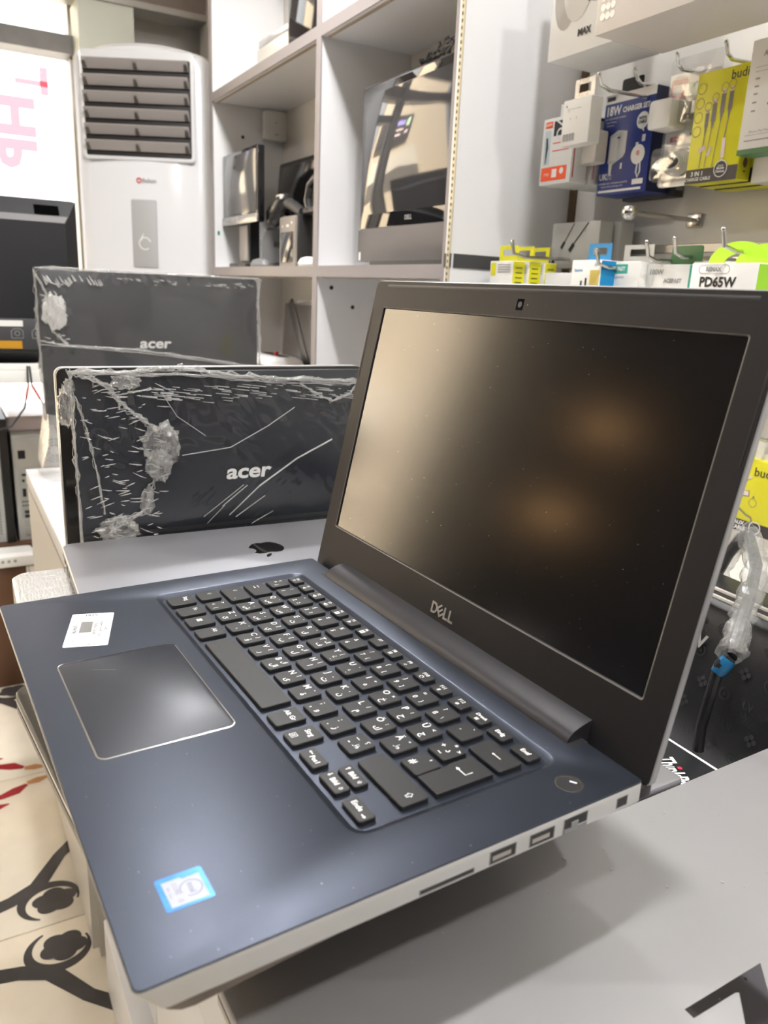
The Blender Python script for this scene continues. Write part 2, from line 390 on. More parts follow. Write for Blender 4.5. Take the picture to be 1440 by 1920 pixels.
# ================================================================== SHELF UNIT
SX0, SXD, SX1, SY0, SY1 = -2.105, -1.285, -.705, .80, 1.05
sh = thing('shelf_unit', 'white wall shelf unit with taupe edges behind the counter', 'shelf', ((SX0+SX1)/2, SY0, 0))
cx = (SX0+SX1)/2
def upright(x, nm='upright', z0=0, z1=2.6):
    b = MB().box(x-.013-cx, x+.013-cx, .003, SY1-SY0, z0, z1).build(nm, W_, sh)
    MB().box(x-.0135-cx, x+.0135-cx, 0, .003, z0, z1).build('edge_band', TAUPE, b)
upright(SX0); upright(SXD); upright(SX1)
MB().box(SX0-cx, SX1-cx, SY1-SY0-.012, SY1-SY0-.001, 0, 2.6).build('back_panel', CREAM, sh)
SHZ = (.62, 1.222, 1.742, 2.28)
for z in SHZ:
    for a, c in ((SX0+.0135, SXD-.0135), (SXD+.0135, SX1-.0135)):
        b = MB().box(a-cx, c-cx, .003, SY1-SY0-.012, z-.0125, z+.0125).build('shelf_board', W_, sh)
        MB().box(a-cx, c-cx, 0, .003, z-.013, z+.013).build('edge_band', TAUPE, b)
        MB().box(a-cx+.01, c-cx-.01, .012, .018, z-.0155, z-.0125).build('groove_strip', mat('brown_groove', (.3, .24, .17), .6), b)
b = MB()
for x, y, z in ((SXD+.0135, .95, 1.64), (SXD+.0135, 1.0, 1.63), (SXD+.0135, .9, 1.14), (SXD+.0135, .84, 1.185), (SX0+.0135, .9, 1.64)):
    b.cyl((x-cx, y-SY0, z), (x-cx+.0012, y-SY0, z), .005, 10)
for ob in (b.build('screw_cap', INK, sh),): ob['kind'] = 'stuff'
MB().box(SX0+.0135-cx, SX0+.0145-cx, .012, .02, 1.335, 1.348).build('tape_mark', mat('green_tape', (.02, .22, .12), .5), sh)

# ================================================================== SLATWALL BAY
PX0, PX1, PY = -.66, 1.5, 1.05
sw = thing('slatwall', 'cream slatwall display bay with metal rails right of the shelf unit', 'display', (PX0, PY, 0))
MB().box(-.030, -.012, -.256, .14, 0, 2.6).build('side_panel', W_, sw)
lsp = MB().box(-.030, -.0118, -.262, -.256, 0, 2.6).build('front_edge', W_, sw)
zs = [1.67, 1.47, 1.27, 1.07, .87, .67]
z_top = 2.6
BRK = mat('brown_gap', (.10, .06, .03), .7)
SLAT = mat('cream_slat_board', (.70, .675, .635), .42, vary=.03, vscale=3)
for k, z in enumerate(zs + [.0]):
    zt = z_top if k == 0 else zs[k-1] - .006
    MB().slab(.006, PX1-PX0, 0, .02, z+.006, zt, .001, .001).build('slat', SLAT, sw)
    if z: MB().box(.006, PX1-PX0, -.002, .012, z-.006, z+.006).build('rail', mat('aluminium_rail', (.5, .5, .49), .35, .8), sw)
MB().box(-.012, .006, -.003, .03, 0, 2.6).build('corner_gap', BRK, sw)
MB().box(.0, PX1-PX0, .02, .14, 0, 2.6).build('backing', CREAM, sw)
MB().box(-.0118, -.0098, -.256, -.03, 1.228, 1.252).build('dark_strip', DKGREY, sw)
MB().box(-.0305, -.0095, -.264, -.2615, 1.228, 1.252).build('dark_strip', DKGREY, sw)
slot = MB().box(-.022, -.0125, -.2645, -.262, 0, 2.6).build('slotted_strip', mat('yellowed_metal', (.55, .5, .36), .4, .3), sw)
b = MB()
for k in range(110): b.box(-.0185, -.016, -.2652, -.2645, .9+.0105*k, .905+.0105*k)
tag(b.build('slot_row', INK, slot), kind='stuff')

# ================================================================== MAIN LAPTOP  (local frame in laptop millimetres * S)
S = 1.055e-3
NAVY = mat('navy_deck', (.044, .051, .07), .36, .8, spec=.6, rvary=.05, vscale=40, bump=.03, bscale=2500)
NAVYK = mat('black_keycap', (.015, .015, .016), .46, spec=.4, bump=.02, bscale=2000)
BEZ = mat('charcoal_bezel', (.015, .0135, .0145), .45, spec=.32, bump=.03, bscale=2500)
SCRN = mat('matte_dark_display', (.004, .004, .005), .18, spec=1.0)
HINGE = mat('dark_hinge_cover', (.045, .043, .048), .38, .5)
LOGO = mat('grey_metal_letters', (.42, .41, .39), .35, .6)
LEG = mat('white_key_legend', (.78, .78, .77), .5)
lt = thing('open_laptop', 'open navy laptop with German and Arabic keyboard and dark matte screen in the foreground', 'laptop', (0, 0, .97), math.radians(2.6108))
def sc_(P): return [tuple(c*S for c in p) for p in P]
class LB(MB):
    def done(s, name, m, parent, ang=35):
        s.v = [p*S for p in s.v]; return s.build(name, m, parent, ang)
DW, DD = 324.1, 220.57
n = 5
# navy deck with the sunk keyboard tray
deck = LB()
out = rr(0.6, DW-.6, 0.6, DD-.4, 2.5, n, 0)
t1 = rr(23.5, 296.5, 90, 198.5, 9, n, 0); t1b = rr(24.6, 295.4, 91.1, 197.4, 8, n, -.35)
t2 = rr(28, 292, 94.2, 195, 5.5, n, -2.1)
deck.loops([out, t1, t1b, t2], None, False, True)
edge = rr(0.2, DW-.2, .2, DD, 2.8, n, -.5)
deck.loops([edge, out], None, False, False)
deck.done('deck', NAVY, lt, 20)
# silver base shell
bs = LB()
UNDER = LB(); UNDER.loops([rr(18, DW-18, 24, DD-6, 9, n, -18.6), rr(8, DW-8, 15, DD-2, 6, n, -16), rr(1.6, DW-1.6, 9, DD-.6, 3.5, n, -11.5), rr(.3, DW-.3, 7.4, DD-.2, 3, n, -9.8)], None, True, False)
UNDER.done('bottom_cover', mat('shaded_underside', (.05, .044, .042), .5), lt)  # silver underside in shadow: its shade is put into this dark colour
bs.loops([rr(0, DW, 7.2, DD, 3, n, -9.8), rr(0, DW, 1.6, DD, 3, n, -3.0), rr(0, DW, .1, DD, 3, n, -1.2), rr(.15, DW-.15, .15, DD-.1, 2.9, n, -.55)], None, False, False)
base = bs.done('base_shell', SILVER, lt, 40)
LB().slab(20, 60, 22, 27, -20, -18.4, 2, .4).done('rubber_foot', BLACK, lt)
LB().slab(264, 304, 22, 27, -20, -18.4, 2, .4).done('rubber_foot', BLACK, lt)
LB().slab(20, 304, 196, 201, -20, -18.4, 2, .4).done('rubber_foot', BLACK, lt)
# ports on the right-hand edge
DARKM = mat('port_cavity', (.01, .009, .009), .5)
def port(y0, y1, z0, z1, kind):
    p = LB().box(DW-4, DW+.06, y0, y1, z0, z1).done(kind, DARKM, lt)
    r = LB(); e = .35
    for a in ((y0-e, y1+e, z1, z1+e), (y0-e, y1+e, z0-e, z0), (y0-e, y0, z0, z1), (y1, y1+e, z0, z1)):
        r.box(DW-1, DW+.16, *a)
    r.done('port_rim', GREY, p)
    return p
for y in (134.5, 154.8):
    p = port(y, y+12.6, -8.7, -3.4, 'usb_port')
    LB().box(DW, DW+.1, y+1.2, y+10.4, -7.6, -5.6).done('tongue', mat('white_tongue', (.35, .32, .29), .5), p)
p = port(173.2, 186, -9.6, -2.8, 'network_port')
b = LB(); b.box(DW, DW+.35, 173.4, 186, -9.6, -7.6); b.box(DW, DW+.4, 177, 181, -8.2, -5.2)
b.done('latch', GREY, p)
port(204.3, 210.2, -8.0, -3.6, 'lock_slot')
port(102, 126.5, -8.7, -7.0, 'card_slot')
LB().cyl((DW-12, 40, -15.2), (DW-9.3, 40, -14.6), 1.6, 12).done('audio_jack', DARKM, lt)
# touchpad
tp = LB().slab(99.7, 199.5, 17.6, 80.6, -1, .12, 4, .1, 5).done('touchpad', mat('touchpad_surface', (.026, .029, .038), .36, .3, rvary=.05, vscale=25), lt)
a = rr(99.1, 200.1, 17, 81.2, 4.6, 5, .05); c = rr(99.8, 199.4, 17.7, 80.5, 4, 5, .16)
LB().loops([a, c], None, False, False).done('chamfer', mat('polished_chamfer', (.8, .8, .82), .15, 1), tp)
a = rr(98.8, 200.4, 16.7, 81.5, 4.9, 5, .02); c = rr(99.1, 200.1, 17, 81.2, 4.6, 5, .02)
LB().loops([a, c], None, False, False).done('groove', INK, tp)
f = Flat(.14); f.stroke([(113, 33), (118.5, 44)], .18); f.v = [p*S for p in f.v]
f.build('scratch', mat('pale_scratch', (.3, .3, .32), .5), tp)
# keys
KM = {}
def key(x0, x1, y0, y1, leg=()):
    w, d = round(x1-x0, 1), round(y1-y0, 1)
    k = (w, d)
    if k not in KM:
        b = MB(); b.v = []
        lo = rr(0, w, 0, d, 1.3, 3, -1.9); l1 = rr(.05, w-.05, .05, d-.05, 1.3, 3, -.2); l2 = rr(.35, w-.35, .35, d-.35, 1.1, 3, .12)
        b.loops([lo, l1, l2]); b.v = [p*S for p in b.v]
        KM[k] = b.mesh('key', NAVYK, 30)
    o = bpy.data.objects.new('key', KM[k]); COL.objects.link(o); o.parent = lt; o.location = (x0*S, y0*S, 0)
    if leg:
        f = Flat(.17)
        for g in leg:
            if callable(g): g(f, w, d)
            else:
                s, u, v, sz = g[:4]; f.text(s, u*w, v*d, sz*1.32, .07 if sz > 3 else .05)
        f.v = [p*S for p in f.v]
        f.build('legend', LEG, o)
    return o
def arrow(f, x, y, L, a, w=.45):
    c, s = math.cos(a), math.sin(a)
    def q(u, v): return (x+u*c-v*s, y+u*s+v*c)
    f.stroke([q(-L/2, 0), q(L/2-.6, 0)], w); f.poly([q(L/2, 0), q(L/2-1.2, .8), q(L/2-1.2, -.8)])
def outl(f, x, y, s, a=PI/2):
    c, q = math.cos(a), math.sin(a)
    P = [(-.8, -.35), (0, -.35), (0, -.8), (1, 0), (0, .8), (0, .35), (-.8, .35), (-.8, -.35)]
    f.stroke([(x+s*(u*c-v*q), y+s*(u*q+v*c)) for u, v in P], .3)
KW = 13.2; PT = 18.1
def row(x0, y0, y1, items):
    for i, it in enumerate(items): key(x0+PT*i, x0+PT*i+KW, y0, y1, it)
def num(a, b, c=None): return [(a, .3, .3, 3.2), (b, .3, .76, 3)] + ([(c, .74, .3, 2.6)] if c else [])
def let(a, b, c=None): return [(a, .24, .72, 4.0), (b, .68, .34, 3.6)] + ([(c, .66, .78, 2.6)] if c else [])
R5, R4, R3, R2, R1, RF = (167.6, 181.3), (150.8, 164.4), (133.7, 147.7), (116.4, 130.4), (96.6, 112.9), (184.6, 192.8)
key(31.8, 44.6, *R5, [('\u2191', .3, .7, 2.6), ('\u0630', .7, .34, 3.2), ('^', .3, .4, 3.2)])
row(49.2, *R5, [num('1', '!'), num('2', '"', '2'), num('3', '\u00a7', '3'), num('4', '$'), num('5', '%'), num('6', '&'), num('7', '/', '{'),
                num('8', '(', '['), num('9', ')', ']'), num('0', '=', '}'), num('\u00df', '?', '\\'), [('\u00b4', .3, .35, 3.6), ('`', .6, .75, 3.6)]])
key(266, 288.8, *R5, [lambda f, w, d: arrow(f, w*.55, d*.5, 6, PI)])
key(31.6, 52.8, *R4, [lambda f, w, d: (arrow(f, w*.32, d*.62, 4, PI), arrow(f, w*.32, d*.42, 4, 0))])
row(57.8, *R4, [let('Q', '\u0636', '\u064e'), let('W', '\u0635', '\u064b'), let('E', '\u062b', '\u064f'), let('R', '\u0642', '\u064c'),
                let('T', '\u0641', '\u0644\u0625'), let('Y', '\u063a', '\u0625'), let('U', '\u0639', '\u2018'), let('I', '\u0647', '\u00f7'),
                let('O', '\u062e', '\u00d7'), let('P', '\u062d', '\u061b'), let('\u00dc', '\u062c', '<'), [('*', .5, .85, 3.2), ('+', .22, .55, 3.4), ('\u062f', .6, .5, 3.4), ('~', .5, .2, 3.4), ('>', .85, .75, 2.6)]])
b = MB(); P0 = [(274.3, 134), (288.8, 134), (288.8, 164.2), (273.2, 164.2), (273.2, 151.6), (274.3, 150.4)]
b.prism([(x*S, y*S) for x, y in P0], -1.9*S, .1*S)
ek = b.build('key', NAVYK, lt)
f = Flat(.17); f.stroke([(283.5, 157), (283.5, 153), (278, 153)], .5); f.poly([(276.6, 153), (278.4, 154), (278.4, 152)]); f.v = [p*S for p in f.v]; f.build('legend', LEG, ek)
key(31.6, 55.2, *R3, [lambda f, w, d: outl(f, w*.3, d*.62, 1.5), lambda f, w, d: f.disc(w*.85, d*.25, .4)])
row(61, *R3, [let('A', '\u0634', '\u0650'), let('S', '\u0633', '\u064d'), let('D', '\u064a', ']'), let('F', '\u0628', '['), let('G', '\u0644', '\u0644\u0623'),
              let('H', '\u0627', '\u0623'), let('J', '\u062a', '\u0640'), let('K', '\u0646', '\u060c'), let('L', '\u0645', '/'), let('\u00d6', '\u0643', ':'),
              let('\u00c4', '\u0637', '"'), [('#', .3, .35, 4), ("'", .55, .78, 3.6)]])
key(31.8, 46, *R2, [lambda f, w, d: outl(f, w*.35, d*.6, 1.5)])
key(51.4, 65, *R2, [('<', .28, .32, 3), ('>', .28, .78, 3), ('|', .75, .3, 3)])
row(70, *R2, [let('Z', '\u0626', '~'), let('X', '\u0621', '\u0652'), let('C', '\u0624', '}'), let('V', '\u0631', '{'), let('B', '\u0644\u0627', '\u0644\u0622'),
              let('N', '\u0649', '\u0622'), let('M', '\u0629', '\u2019'), [(';', .3, .72, 3.6), (',', .3, .3, 4), ('\u0648', .68, .34, 3.6)],
              [(':', .3, .72, 3.6), ('.', .3, .3, 4), ('\u0632', .68, .34, 3.6)], [('_', .3, .8, 3.4), ('-', .3, .35, 3.6), ('\u0638', .68, .4, 3.6), ('\u061f', .7, .8, 2.6)]])
key(252, 288.8, *R2, [lambda f, w, d: outl(f, w*.86, d*.5, 1.9)])
key(32.6, 47, *R1, [('Strg', .4, .7, 3)]); key(52.4, 65.6, *R1, [('Fn', .4, .7, 3)])
def winlogo(f, w, d):
    for i in (0, 1):
        for j in (0, 1): f.rect(w*.42-1.7+1.8*i, w*.42-.1+1.8*i, d*.5-1.7+1.8*j, d*.5-.1+1.8*j)
key(70, 83, *R1, [winlogo]); key(88.4, 101, *R1, [('Alt', .4, .7, 3)])
key(107, 191, 97, 113.4)
key(197, 209.6, *R1, [('Alt Gr', .5, .62, 2.9)])
def menu(f, w, d):
    f.stroke([(w*.35-1.6, 2.4), (w*.35+1.6, 2.4), (w*.35+1.6, 5.6), (w*.35-1.6, 5.6), (w*.35-1.6, 2.4)], .3)
    for q in (3.3, 4, 4.7): f.rect(w*.35-.9, w*.35+.9, q-.12, q+.12)
key(215.8, 228, *R1, [('Strg', .5, .7, 3), menu])
key(233.4, 248, 96.6, 105, [lambda f, w, d: arrow(f, w*.22, d*.6, 3, PI), ('Pos1', .63, .45, 2.7)])
key(252.7, 268.4, 106, 113.3, [lambda f, w, d: arrow(f, w*.16, d*.6, 2.8, PI/2), ('Bild', .5, .5, 2.7), lambda f, w, d: outl(f, w*.86, d*.5, 1)])
key(252.7, 268.4, 96.7, 104.5, [lambda f, w, d: arrow(f, w*.16, d*.6, 2.8, -PI/2), ('Bild', .5, .5, 2.7), lambda f, w, d: outl(f, w*.86, d*.5, 1, -PI/2)])
key(273.5, 288.8, 96.6, 104.7, [('Ende', .38, .55, 2.8), lambda f, w, d: arrow(f, w*.84, d*.4, 2.8, 0)])
key(32.2, 44, *RF, [('Esc', .5, .7, 2.3), ('\u25a3', .5, .28, 2)])
ic = ['\u25c0', '\u25c0)', '\u25c0))', '\u23ee', '\u25b6', '\u23ed', '', '\u25a4', '\u2315', '\u2600', '\u2263', '\u2731']
for i in range(12):
    x = 48.4 + 16.15*i
    key(x, x+11.8, *RF, [('F%d' % (i+1), .45, .72, 2.4)] + ([(ic[i], .5, .28, 2.4)] if ic[i] else []))
key(242.4, 254.2, *RF, [('Druck', .5, .68, 2.3), ('\u25a6', .5, .25, 2)]); key(258.1, 270.3, *RF, [('Einfg', .5, .5, 2.5)]); key(275.4, 288.8, *RF, [('Entf', .5, .5, 2.6)])
# power button
pb = LB(); pb.lathe([(6.2, -.2), (6.2, .18), (5.2, .1)], 32, Matrix.Translation((309.6, 189.3, 0)))
pr = LB().lathe([(6.3, 0), (6.3, .3), (5.9, .34), (5.3, .3), (5.2, 0)], 36, Matrix.Translation((309.8, 189.3, 0)))
pbo = pb.done('power_button', NAVYK, lt); pr.done('button_ring', CHROME, pbo)
f = Flat(.24); f.stroke([(308.6, 190.6), (311.2, 192.4)], .9); f.v = [p*S for p in f.v]; f.build('power_mark', LEG, pbo)
# price sticker (turned on the palm rest)
ps = LB().slab(-23.6, 23.6, -12.2, 12.2, .0, .12, 1.2, 0).done('price_sticker', PAPER, lt)
ps.location = (60*S, 42.6*S, 0); ps.rotation_euler = (0, 0, math.radians(-17.5))
f = Flat(.2)
f.text('Dell', 0, 9.4, 2.8, .04); f.text('Vostro 14 5471 i5-8', 0, 6.2, 2.6, .04); f.text('R-8Gb-256-8x8', 0, 3.1, 2.6, .04)
x = -11
for k in range(30):
    w = (.22, .45, .3, .7)[(k*7+k*k) % 4]; f.rect(x, x+w, -5.6, 1.2); x += w + (.25, .4, .2)[k % 3]
    if x > 11: break
f.text('0094790', 0, -8.6, 3.4, .05); f.text('1829', -20.6, -1, 3.8, .05, PI/2)
f.stroke([(-18, 11.5), (-18, -4), (-18.6, -5.4), (-20, -5.6)], .2)
f.text('28/3', 21.5, 2.5, 3, 0, PI/2); f.text('x2', 21.3, -6, 3, 0, PI/2)
f.stroke([(15, 8), (17.5, 9.5), (16.5, 6.5), (18.5, 5.5), (15.5, 4.5), (18, 2.5), (16.8, 1.2), (19, -1), (15.6, -1.6), (18.4, -4), (17, -7), (15.2, -8)], .35)
f.stroke([(13, 5), (15, 3.6), (13.6, 1.8)], .3); f.stroke([(14, -8.5), (16, -10), (18, -8.8)], .3)
f.v = [p*S for p in f.v]; f.build('label_print', INK, ps)
# processor sticker
HOLO = mat('blue_hologram', (.015, .14, .42), .3, .4, vary=.5, vscale=180)
st = LB().slab(281.8, 298.2, 17.8, 34.6, 0, .12, 1, 0).done('processor_sticker', HOLO, lt)
f = Flat(.16); f.poly([(284.2, 19.6), (297, 19.8), (297, 32.8), (285, 32.8), (285, 27), (284.2, 26)]); f.v = [p*S for p in f.v]
f.build('silver_field', mat('silver_field', (.36, .37, .42), .6, 0, vary=.1, vscale=300), st)
f = Flat(.19); f.ring(290.6, 28.4, 3.8, .4, 24, -.6, 5.0); f.text('intel', 290.6, 28.4, 3.0, .05); f.text('CORE', 289, 23.4, 2.2); f.text('i5', 295, 23.4, 2.6); f.text('8th Gen', 290, 21, 1.6)
f.v = [p*S for p in f.v]; f.build('sticker_print', mat('pale_blue_grey_print', (.16, .19, .27), .5), st)
# hinge slot, hinge cover, lid
LB().box(34, 290, 210.5, DD+.3, -5, .06).done('hinge_slot', INK, lt)
hb = LB(); pr_ = [(211.2, .3), (212.2, 2.6), (215, 4.8), (219.5, 6.6), (225, 8.0), (228.0, 8.2), (226.8, -3), (213, -3)]
hb.loops([[(x, y, z) for y, z in pr_] for x in (39.5, 286)]); hb.done('hinge_cover', HINGE, lt, 50)
TH = math.radians(77.93)
H = 219.66; sx0, sx1 = 15.63, 309.06; sy0, sy1 = 35.24, 200.88
def LT(mb, name, m, par, ang=35):
    mb.v = [p*S for p in mb.v]; return mb.build(name, m, par, ang)
shell = MB(); shell.loops([rr(1.2, DW-1.2, 1.2, H-1.2, 4, 5, -5.2), rr(.2, DW-.2, .2, H-.2, 4, 5, -4.2), rr(0, DW, 0, H, 4, 5, -1), rr(.5, DW-.5, .5, H-.5, 3.6, 5, -.35)], None, True, False)
lid = LT(shell, 'lid', mat('grey_lid_shell', (.36, .36, .37), .35, .6), lt)
lid.location = (0, 223.93*S, -5.746*S); lid.rotation_euler = (TH, 0, 0)
hbr = MB(); hbr.slab(1, 323, 219.5, 229.5, -11, -5, 3, 1); LT(hbr, 'hinge_gap_filler', BLACK, lt)  # added filler: blocks light leaking between base and lid
bz = MB(); a = rr(.6, DW-.6, .6, H-.6, 3.6, 5, -.34); b_ = rr(.9, DW-.9, .9, H-.9, 3.4, 5, 0)
i0 = rr(sx0, sx1, sy0, sy1, 1.5, 5, 0); i1 = rr(sx0+.7, sx1-.7, sy0+.7, sy1-.7, 1, 5, -.3); i2 = rr(sx0+1.1, sx1-1.1, sy0+1.1, sy1-1.1, 1, 5, -1.2)
bz.loops([a, b_, i0, i1, i2], None, False, False)
LT(bz, 'bezel', BEZ, lid, 20)
bzl = MB(); bzl.loops([rr(sx0+.05, sx1-.05, sy0+.05, sy1-.05, 1.5, 5, .03), rr(sx0+.75, sx1-.75, sy0+.75, sy1-.75, 1.1, 5, -.25)], None, False, False)
LT(bzl, 'bezel_edge', mat('bezel_edge_highlight', (.13, .12, .115), .3), lid)  # paler ring: highlight on the inner bezel edge, put into the colour
sp = MB(); sp.box(sx0-1, sx1+1, sy0-1, sy1+1, -1.6, -1.15); scr = LT(sp, 'screen', SCRN, lid)
for y in (214.9, 217.0):
    b = MB(); b.slab(15.5, 309, y-.22, y+.22, -.1, .05, .2, 0); LT(b, 'rubber_strip_groove', INK, lid)
b = MB(); b.slab(16, 308.5, 215.1, 216.8, -.1, .12, .6, .1); LT(b, 'rubber_strip', DKGREY, lid)
for x, y0, y1 in ((2.6, 146, 199), (321.5, 146, 199)):
    b = MB(); b.slab(x-.45, x+.45, y0, y1, -.1, .2, .4, .1); LT(b, 'side_bumper', INK, lid)
w = MB(); w.slab(158.6, 164.6, 204.6, 211, -.1, .07, .5, 0); wc = LT(w, 'webcam', BLACKG, lid)
w = MB(); w.lathe([(1.7, .07), (1.7, .12), (1.2, .1)], 20, Matrix.Translation((161.6, 207.8, 0))); LT(w, 'camera_lens', DKGREY, wc)
for x in (141, 183):
    w = MB(); w.lathe([(.55, 0), (.55, .06)], 10, Matrix.Translation((x, 208, 0))); LT(w, 'microphone_hole', INK, lid)
w = MB(); w.lathe([(.4, 0), (.4, .06)], 10, Matrix.Translation((168, 207.8, 0))); LT(w, 'status_light', GREY, lid)
# the maker's lettering under the screen: D, slanted E, L, L
f = MB()
def Lp(P): f.prism(P, 0, .45)
x0, y0, h, t_ = 149.2, 17.6, 7.2, 1.35
Dp = [(x0, y0), (x0+2.6, y0)] + [(x0+2.6+3.4*math.sin(PI*k/8), y0+h/2-h/2*math.cos(PI*k/8)) for k in range(1, 8)] + [(x0+2.6, y0+h), (x0, y0+h)]
Di = [(x0+t_, y0+t_), (x0+2.5, y0+t_)] + [(x0+2.5+2.2*math.sin(PI*k/8), y0+h/2-(h/2-t_)*math.cos(PI*k/8)) for k in range(1, 8)] + [(x0+2.5, y0+h-t_), (x0+t_, y0+h-t_)]
# D as outline ring
nD = len(Dp); o_ = len(f.v)
f.add([(x, y, 0) for x, y in Dp] + [(x, y, 0) for x, y in Di] + [(x, y, .45) for x, y in Dp] + [(x, y, .45) for x, y in Di],
      [(2*nD+i, 2*nD+(i+1) % nD, 3*nD+(i+1) % nD, 3*nD+i) for i in range(nD)] + [(i, (i+1) % nD, 2*nD+(i+1) % nD, 2*nD+i) for i in range(nD)]
      + [(nD+i, 3*nD+i, 3*nD+(i+1) % nD, nD+(i+1) % nD) for i in range(nD)])
ec = Vector((x0+9.0, y0+h/2)); ca, sa = math.cos(math.radians(38)), math.sin(math.radians(38))
def eq(u, v): return (ec.x + u*ca - v*sa, ec.y + u*sa + v*ca)
for u0, u1, v0, v1 in ((-2.6, -1.3, -3.2, 3.2), (-1.35, 2.7, 1.95, 3.2), (-1.35, 2.5, -.6, .6), (-1.35, 2.7, -3.2, -1.95)):
    Lp([eq(u0, v0), eq(u1, v0), eq(u1, v1), eq(u0, v1)])
for lx in (x0+12.6, x0+17.6):
    Lp([(lx, y0), (lx+4.3, y0), (lx+4.3, y0+t_), (lx+t_, y0+t_), (lx+t_, y0+h), (lx, y0+h)])
LT(f, 'logo_letters', LOGO, lid)
# dust on glass and deck
rnd = random.Random(3)
d1 = MB()
for k in range(150):
    x, y, r = rnd.uniform(sx0+4, sx1-4), rnd.uniform(sy0+3, sy1-3), rnd.choice((.08, .10, .12, .2))*rnd.uniform(.5, 1)
    d1.box(x-r, x+r, y-r*.6, y+r*.6, -1.15, -1.05)
DUST = mat('pale_dust', (.36, .35, .33), .9)
tag(LT(d1, 'dust', DUST, scr), kind='stuff')
d2 = MB()
for k in range(70):
    x, y, r = rnd.uniform(200, 322), rnd.uniform(5, 205), rnd.choice((.12, .16, .25))*rnd.uniform(.5, 1)
    if 24 < x < 296 and 90 < y < 198: continue
    d2.box(x-r, x+r, y-r, y+r*.5, 0, .1)
tag(LT(d2, 'dust', DUST, lt), kind='stuff')

# ================================================================== OTHER LAPTOPS AND PLASTIC WRAP
def rope(P, r, seed=0, jit=.5, n=5, sub=7, flat=.6, strands=5):
    """a gathered fold of plastic: several thin uneven strands along P (x, z) or (x, y, z)"""
    Q = [Vector((p[0], 0, p[1])) if len(p) == 2 else Vector(p) for p in P]
    out = []
    for i in range(len(Q)-1):
        for k in range(sub): out.append(Q[i].lerp(Q[i+1], k/sub))
    out.append(Q[-1]); m = MB()
    for s_ in range(strands):
        pts, rad = [], []
        for i, p in enumerate(out):
            t = i*.45+seed+s_*13.7
            pts.append(p + Vector((noise.noise(Vector((t, 0, 1))), noise.noise(Vector((t, 5, 1)))*flat, noise.noise(Vector((t, 9, 1)))))*r*2.0)
            rad.append(max(r*.05, r*(.22 + .5*noise.noise(Vector((t*1.7, 3, 7))))))
        m.tube(pts, rad, n)
    return m
def crumple(c, r, sc=(1, .5, 1), seed=0, n=18, amp=.45):
    m = MB(); m.ball((0, 0, 0), 1, n)
    for p in m.v:
        d = 1 + amp*noise.noise(p*2.2 + Vector((seed, seed, 0))) + amp*.8*abs(noise.noise(p*5 + Vector((0, seed, seed)))) + amp*.3*noise.noise(p*13)
        p.x *= r*sc[0]*d; p.y *= r*sc[1]*d; p.z *= r*sc[2]*d
        p += Vector(c)
    return m
def sheet(x0, x1, z0, z1, nx, nz, fn):
    m = MB()
    v = [(x0+(x1-x0)*i/nx, 0, z0+(z1-z0)*j/nz) for j in range(nz+1) for i in range(nx+1)]
    v = [(x, -fn(x, z), z) for x, _, z in v]
    return m.add(v, [(j*(nx+1)+i, j*(nx+1)+i+1, (j+1)*(nx+1)+i+1, (j+1)*(nx+1)+i) for j in range(nz) for i in range(nx)])
def merge(*ms):
    r = MB()
    for m in ms: r.add(m.v, m.f)
    return r
GUN = mat('gunmetal_grey_lid', (.29, .283, .287), .45, .3, rvary=.06, vscale=20)
SPACE = mat('space_grey_aluminium', (.36, .36, .385), .42, .75, rvary=.05, vscale=10)
DLID = mat('dark_laptop_lid', (.017, .018, .021), .3, .2, spec=.5)
BLUEL = mat('dark_blue_laptop_lid', (.018, .021, .029), .22, .25, spec=.55)
TAUL = mat('taupe_laptop_side', (.2, .17, .15), .45, .3)
def closed(name, label, loc, w, d, t, rz, top=GUN, side=GUN, r=.008, group='closed laptops lying in piles on the counter', cat='laptop', feet=True):
    o = thing(name, label, cat, loc, rz, group)
    f0 = .0015
    MB().loops([rr(.012, w-.012, .01, d-.01, r, 4, f0), rr(.003, w-.003, .003, d-.003, r, 4, f0+.003), rr(0, w, 0, d, r, 4, f0+(t-f0)*.35), rr(0, w, 0, d, r, 4, f0+(t-f0)*.56)]).build('base', side, o)
    ld = MB().loops([rr(.0004, w-.0004, .0004, d-.0004, r, 4, f0+(t-f0)*.62), rr(0, w, 0, d, r, 4, f0+(t-f0)*.66), rr(0, w, 0, d, r, 4, t-.0012), rr(.0006, w-.0006, .0006, d-.0006, r, 4, t-.0003), rr(.0016, w-.0016, .0016, d-.0016, r, 4, t)]).build('lid', top, o)
    MB().box(.004, w-.004, .004, d-.004, f0+(t-f0)*.5, f0+(t-f0)*.64).build('gap', INK, o)
    for x in (.03, w-.05):
        for y in (.02, d-.03): MB().slab(x, x+.02, y, y+.008, 0, f0+.001, .002, .0003).build('rubber_foot', BLACK, o)
    return o, ld
Rd = math.radians
CT = .775
# thin laptop under the open one
o, ld = closed('closed_laptop', 'thin dark closed laptop with taupe base right under the open laptop', (.0785, .0003, .9310), .2495, .235, .0184, Rd(6.1), DLID, TAUL, .012)
a = rr(-.0002, .2497, -.0002, .2352, .0122, 4, .0143); c = rr(-.0002, .2497, -.0002, .2352, .0122, 4, .0154)
MB().loops([a, c], None, False, False).build('silver_rim', CHROME, o)
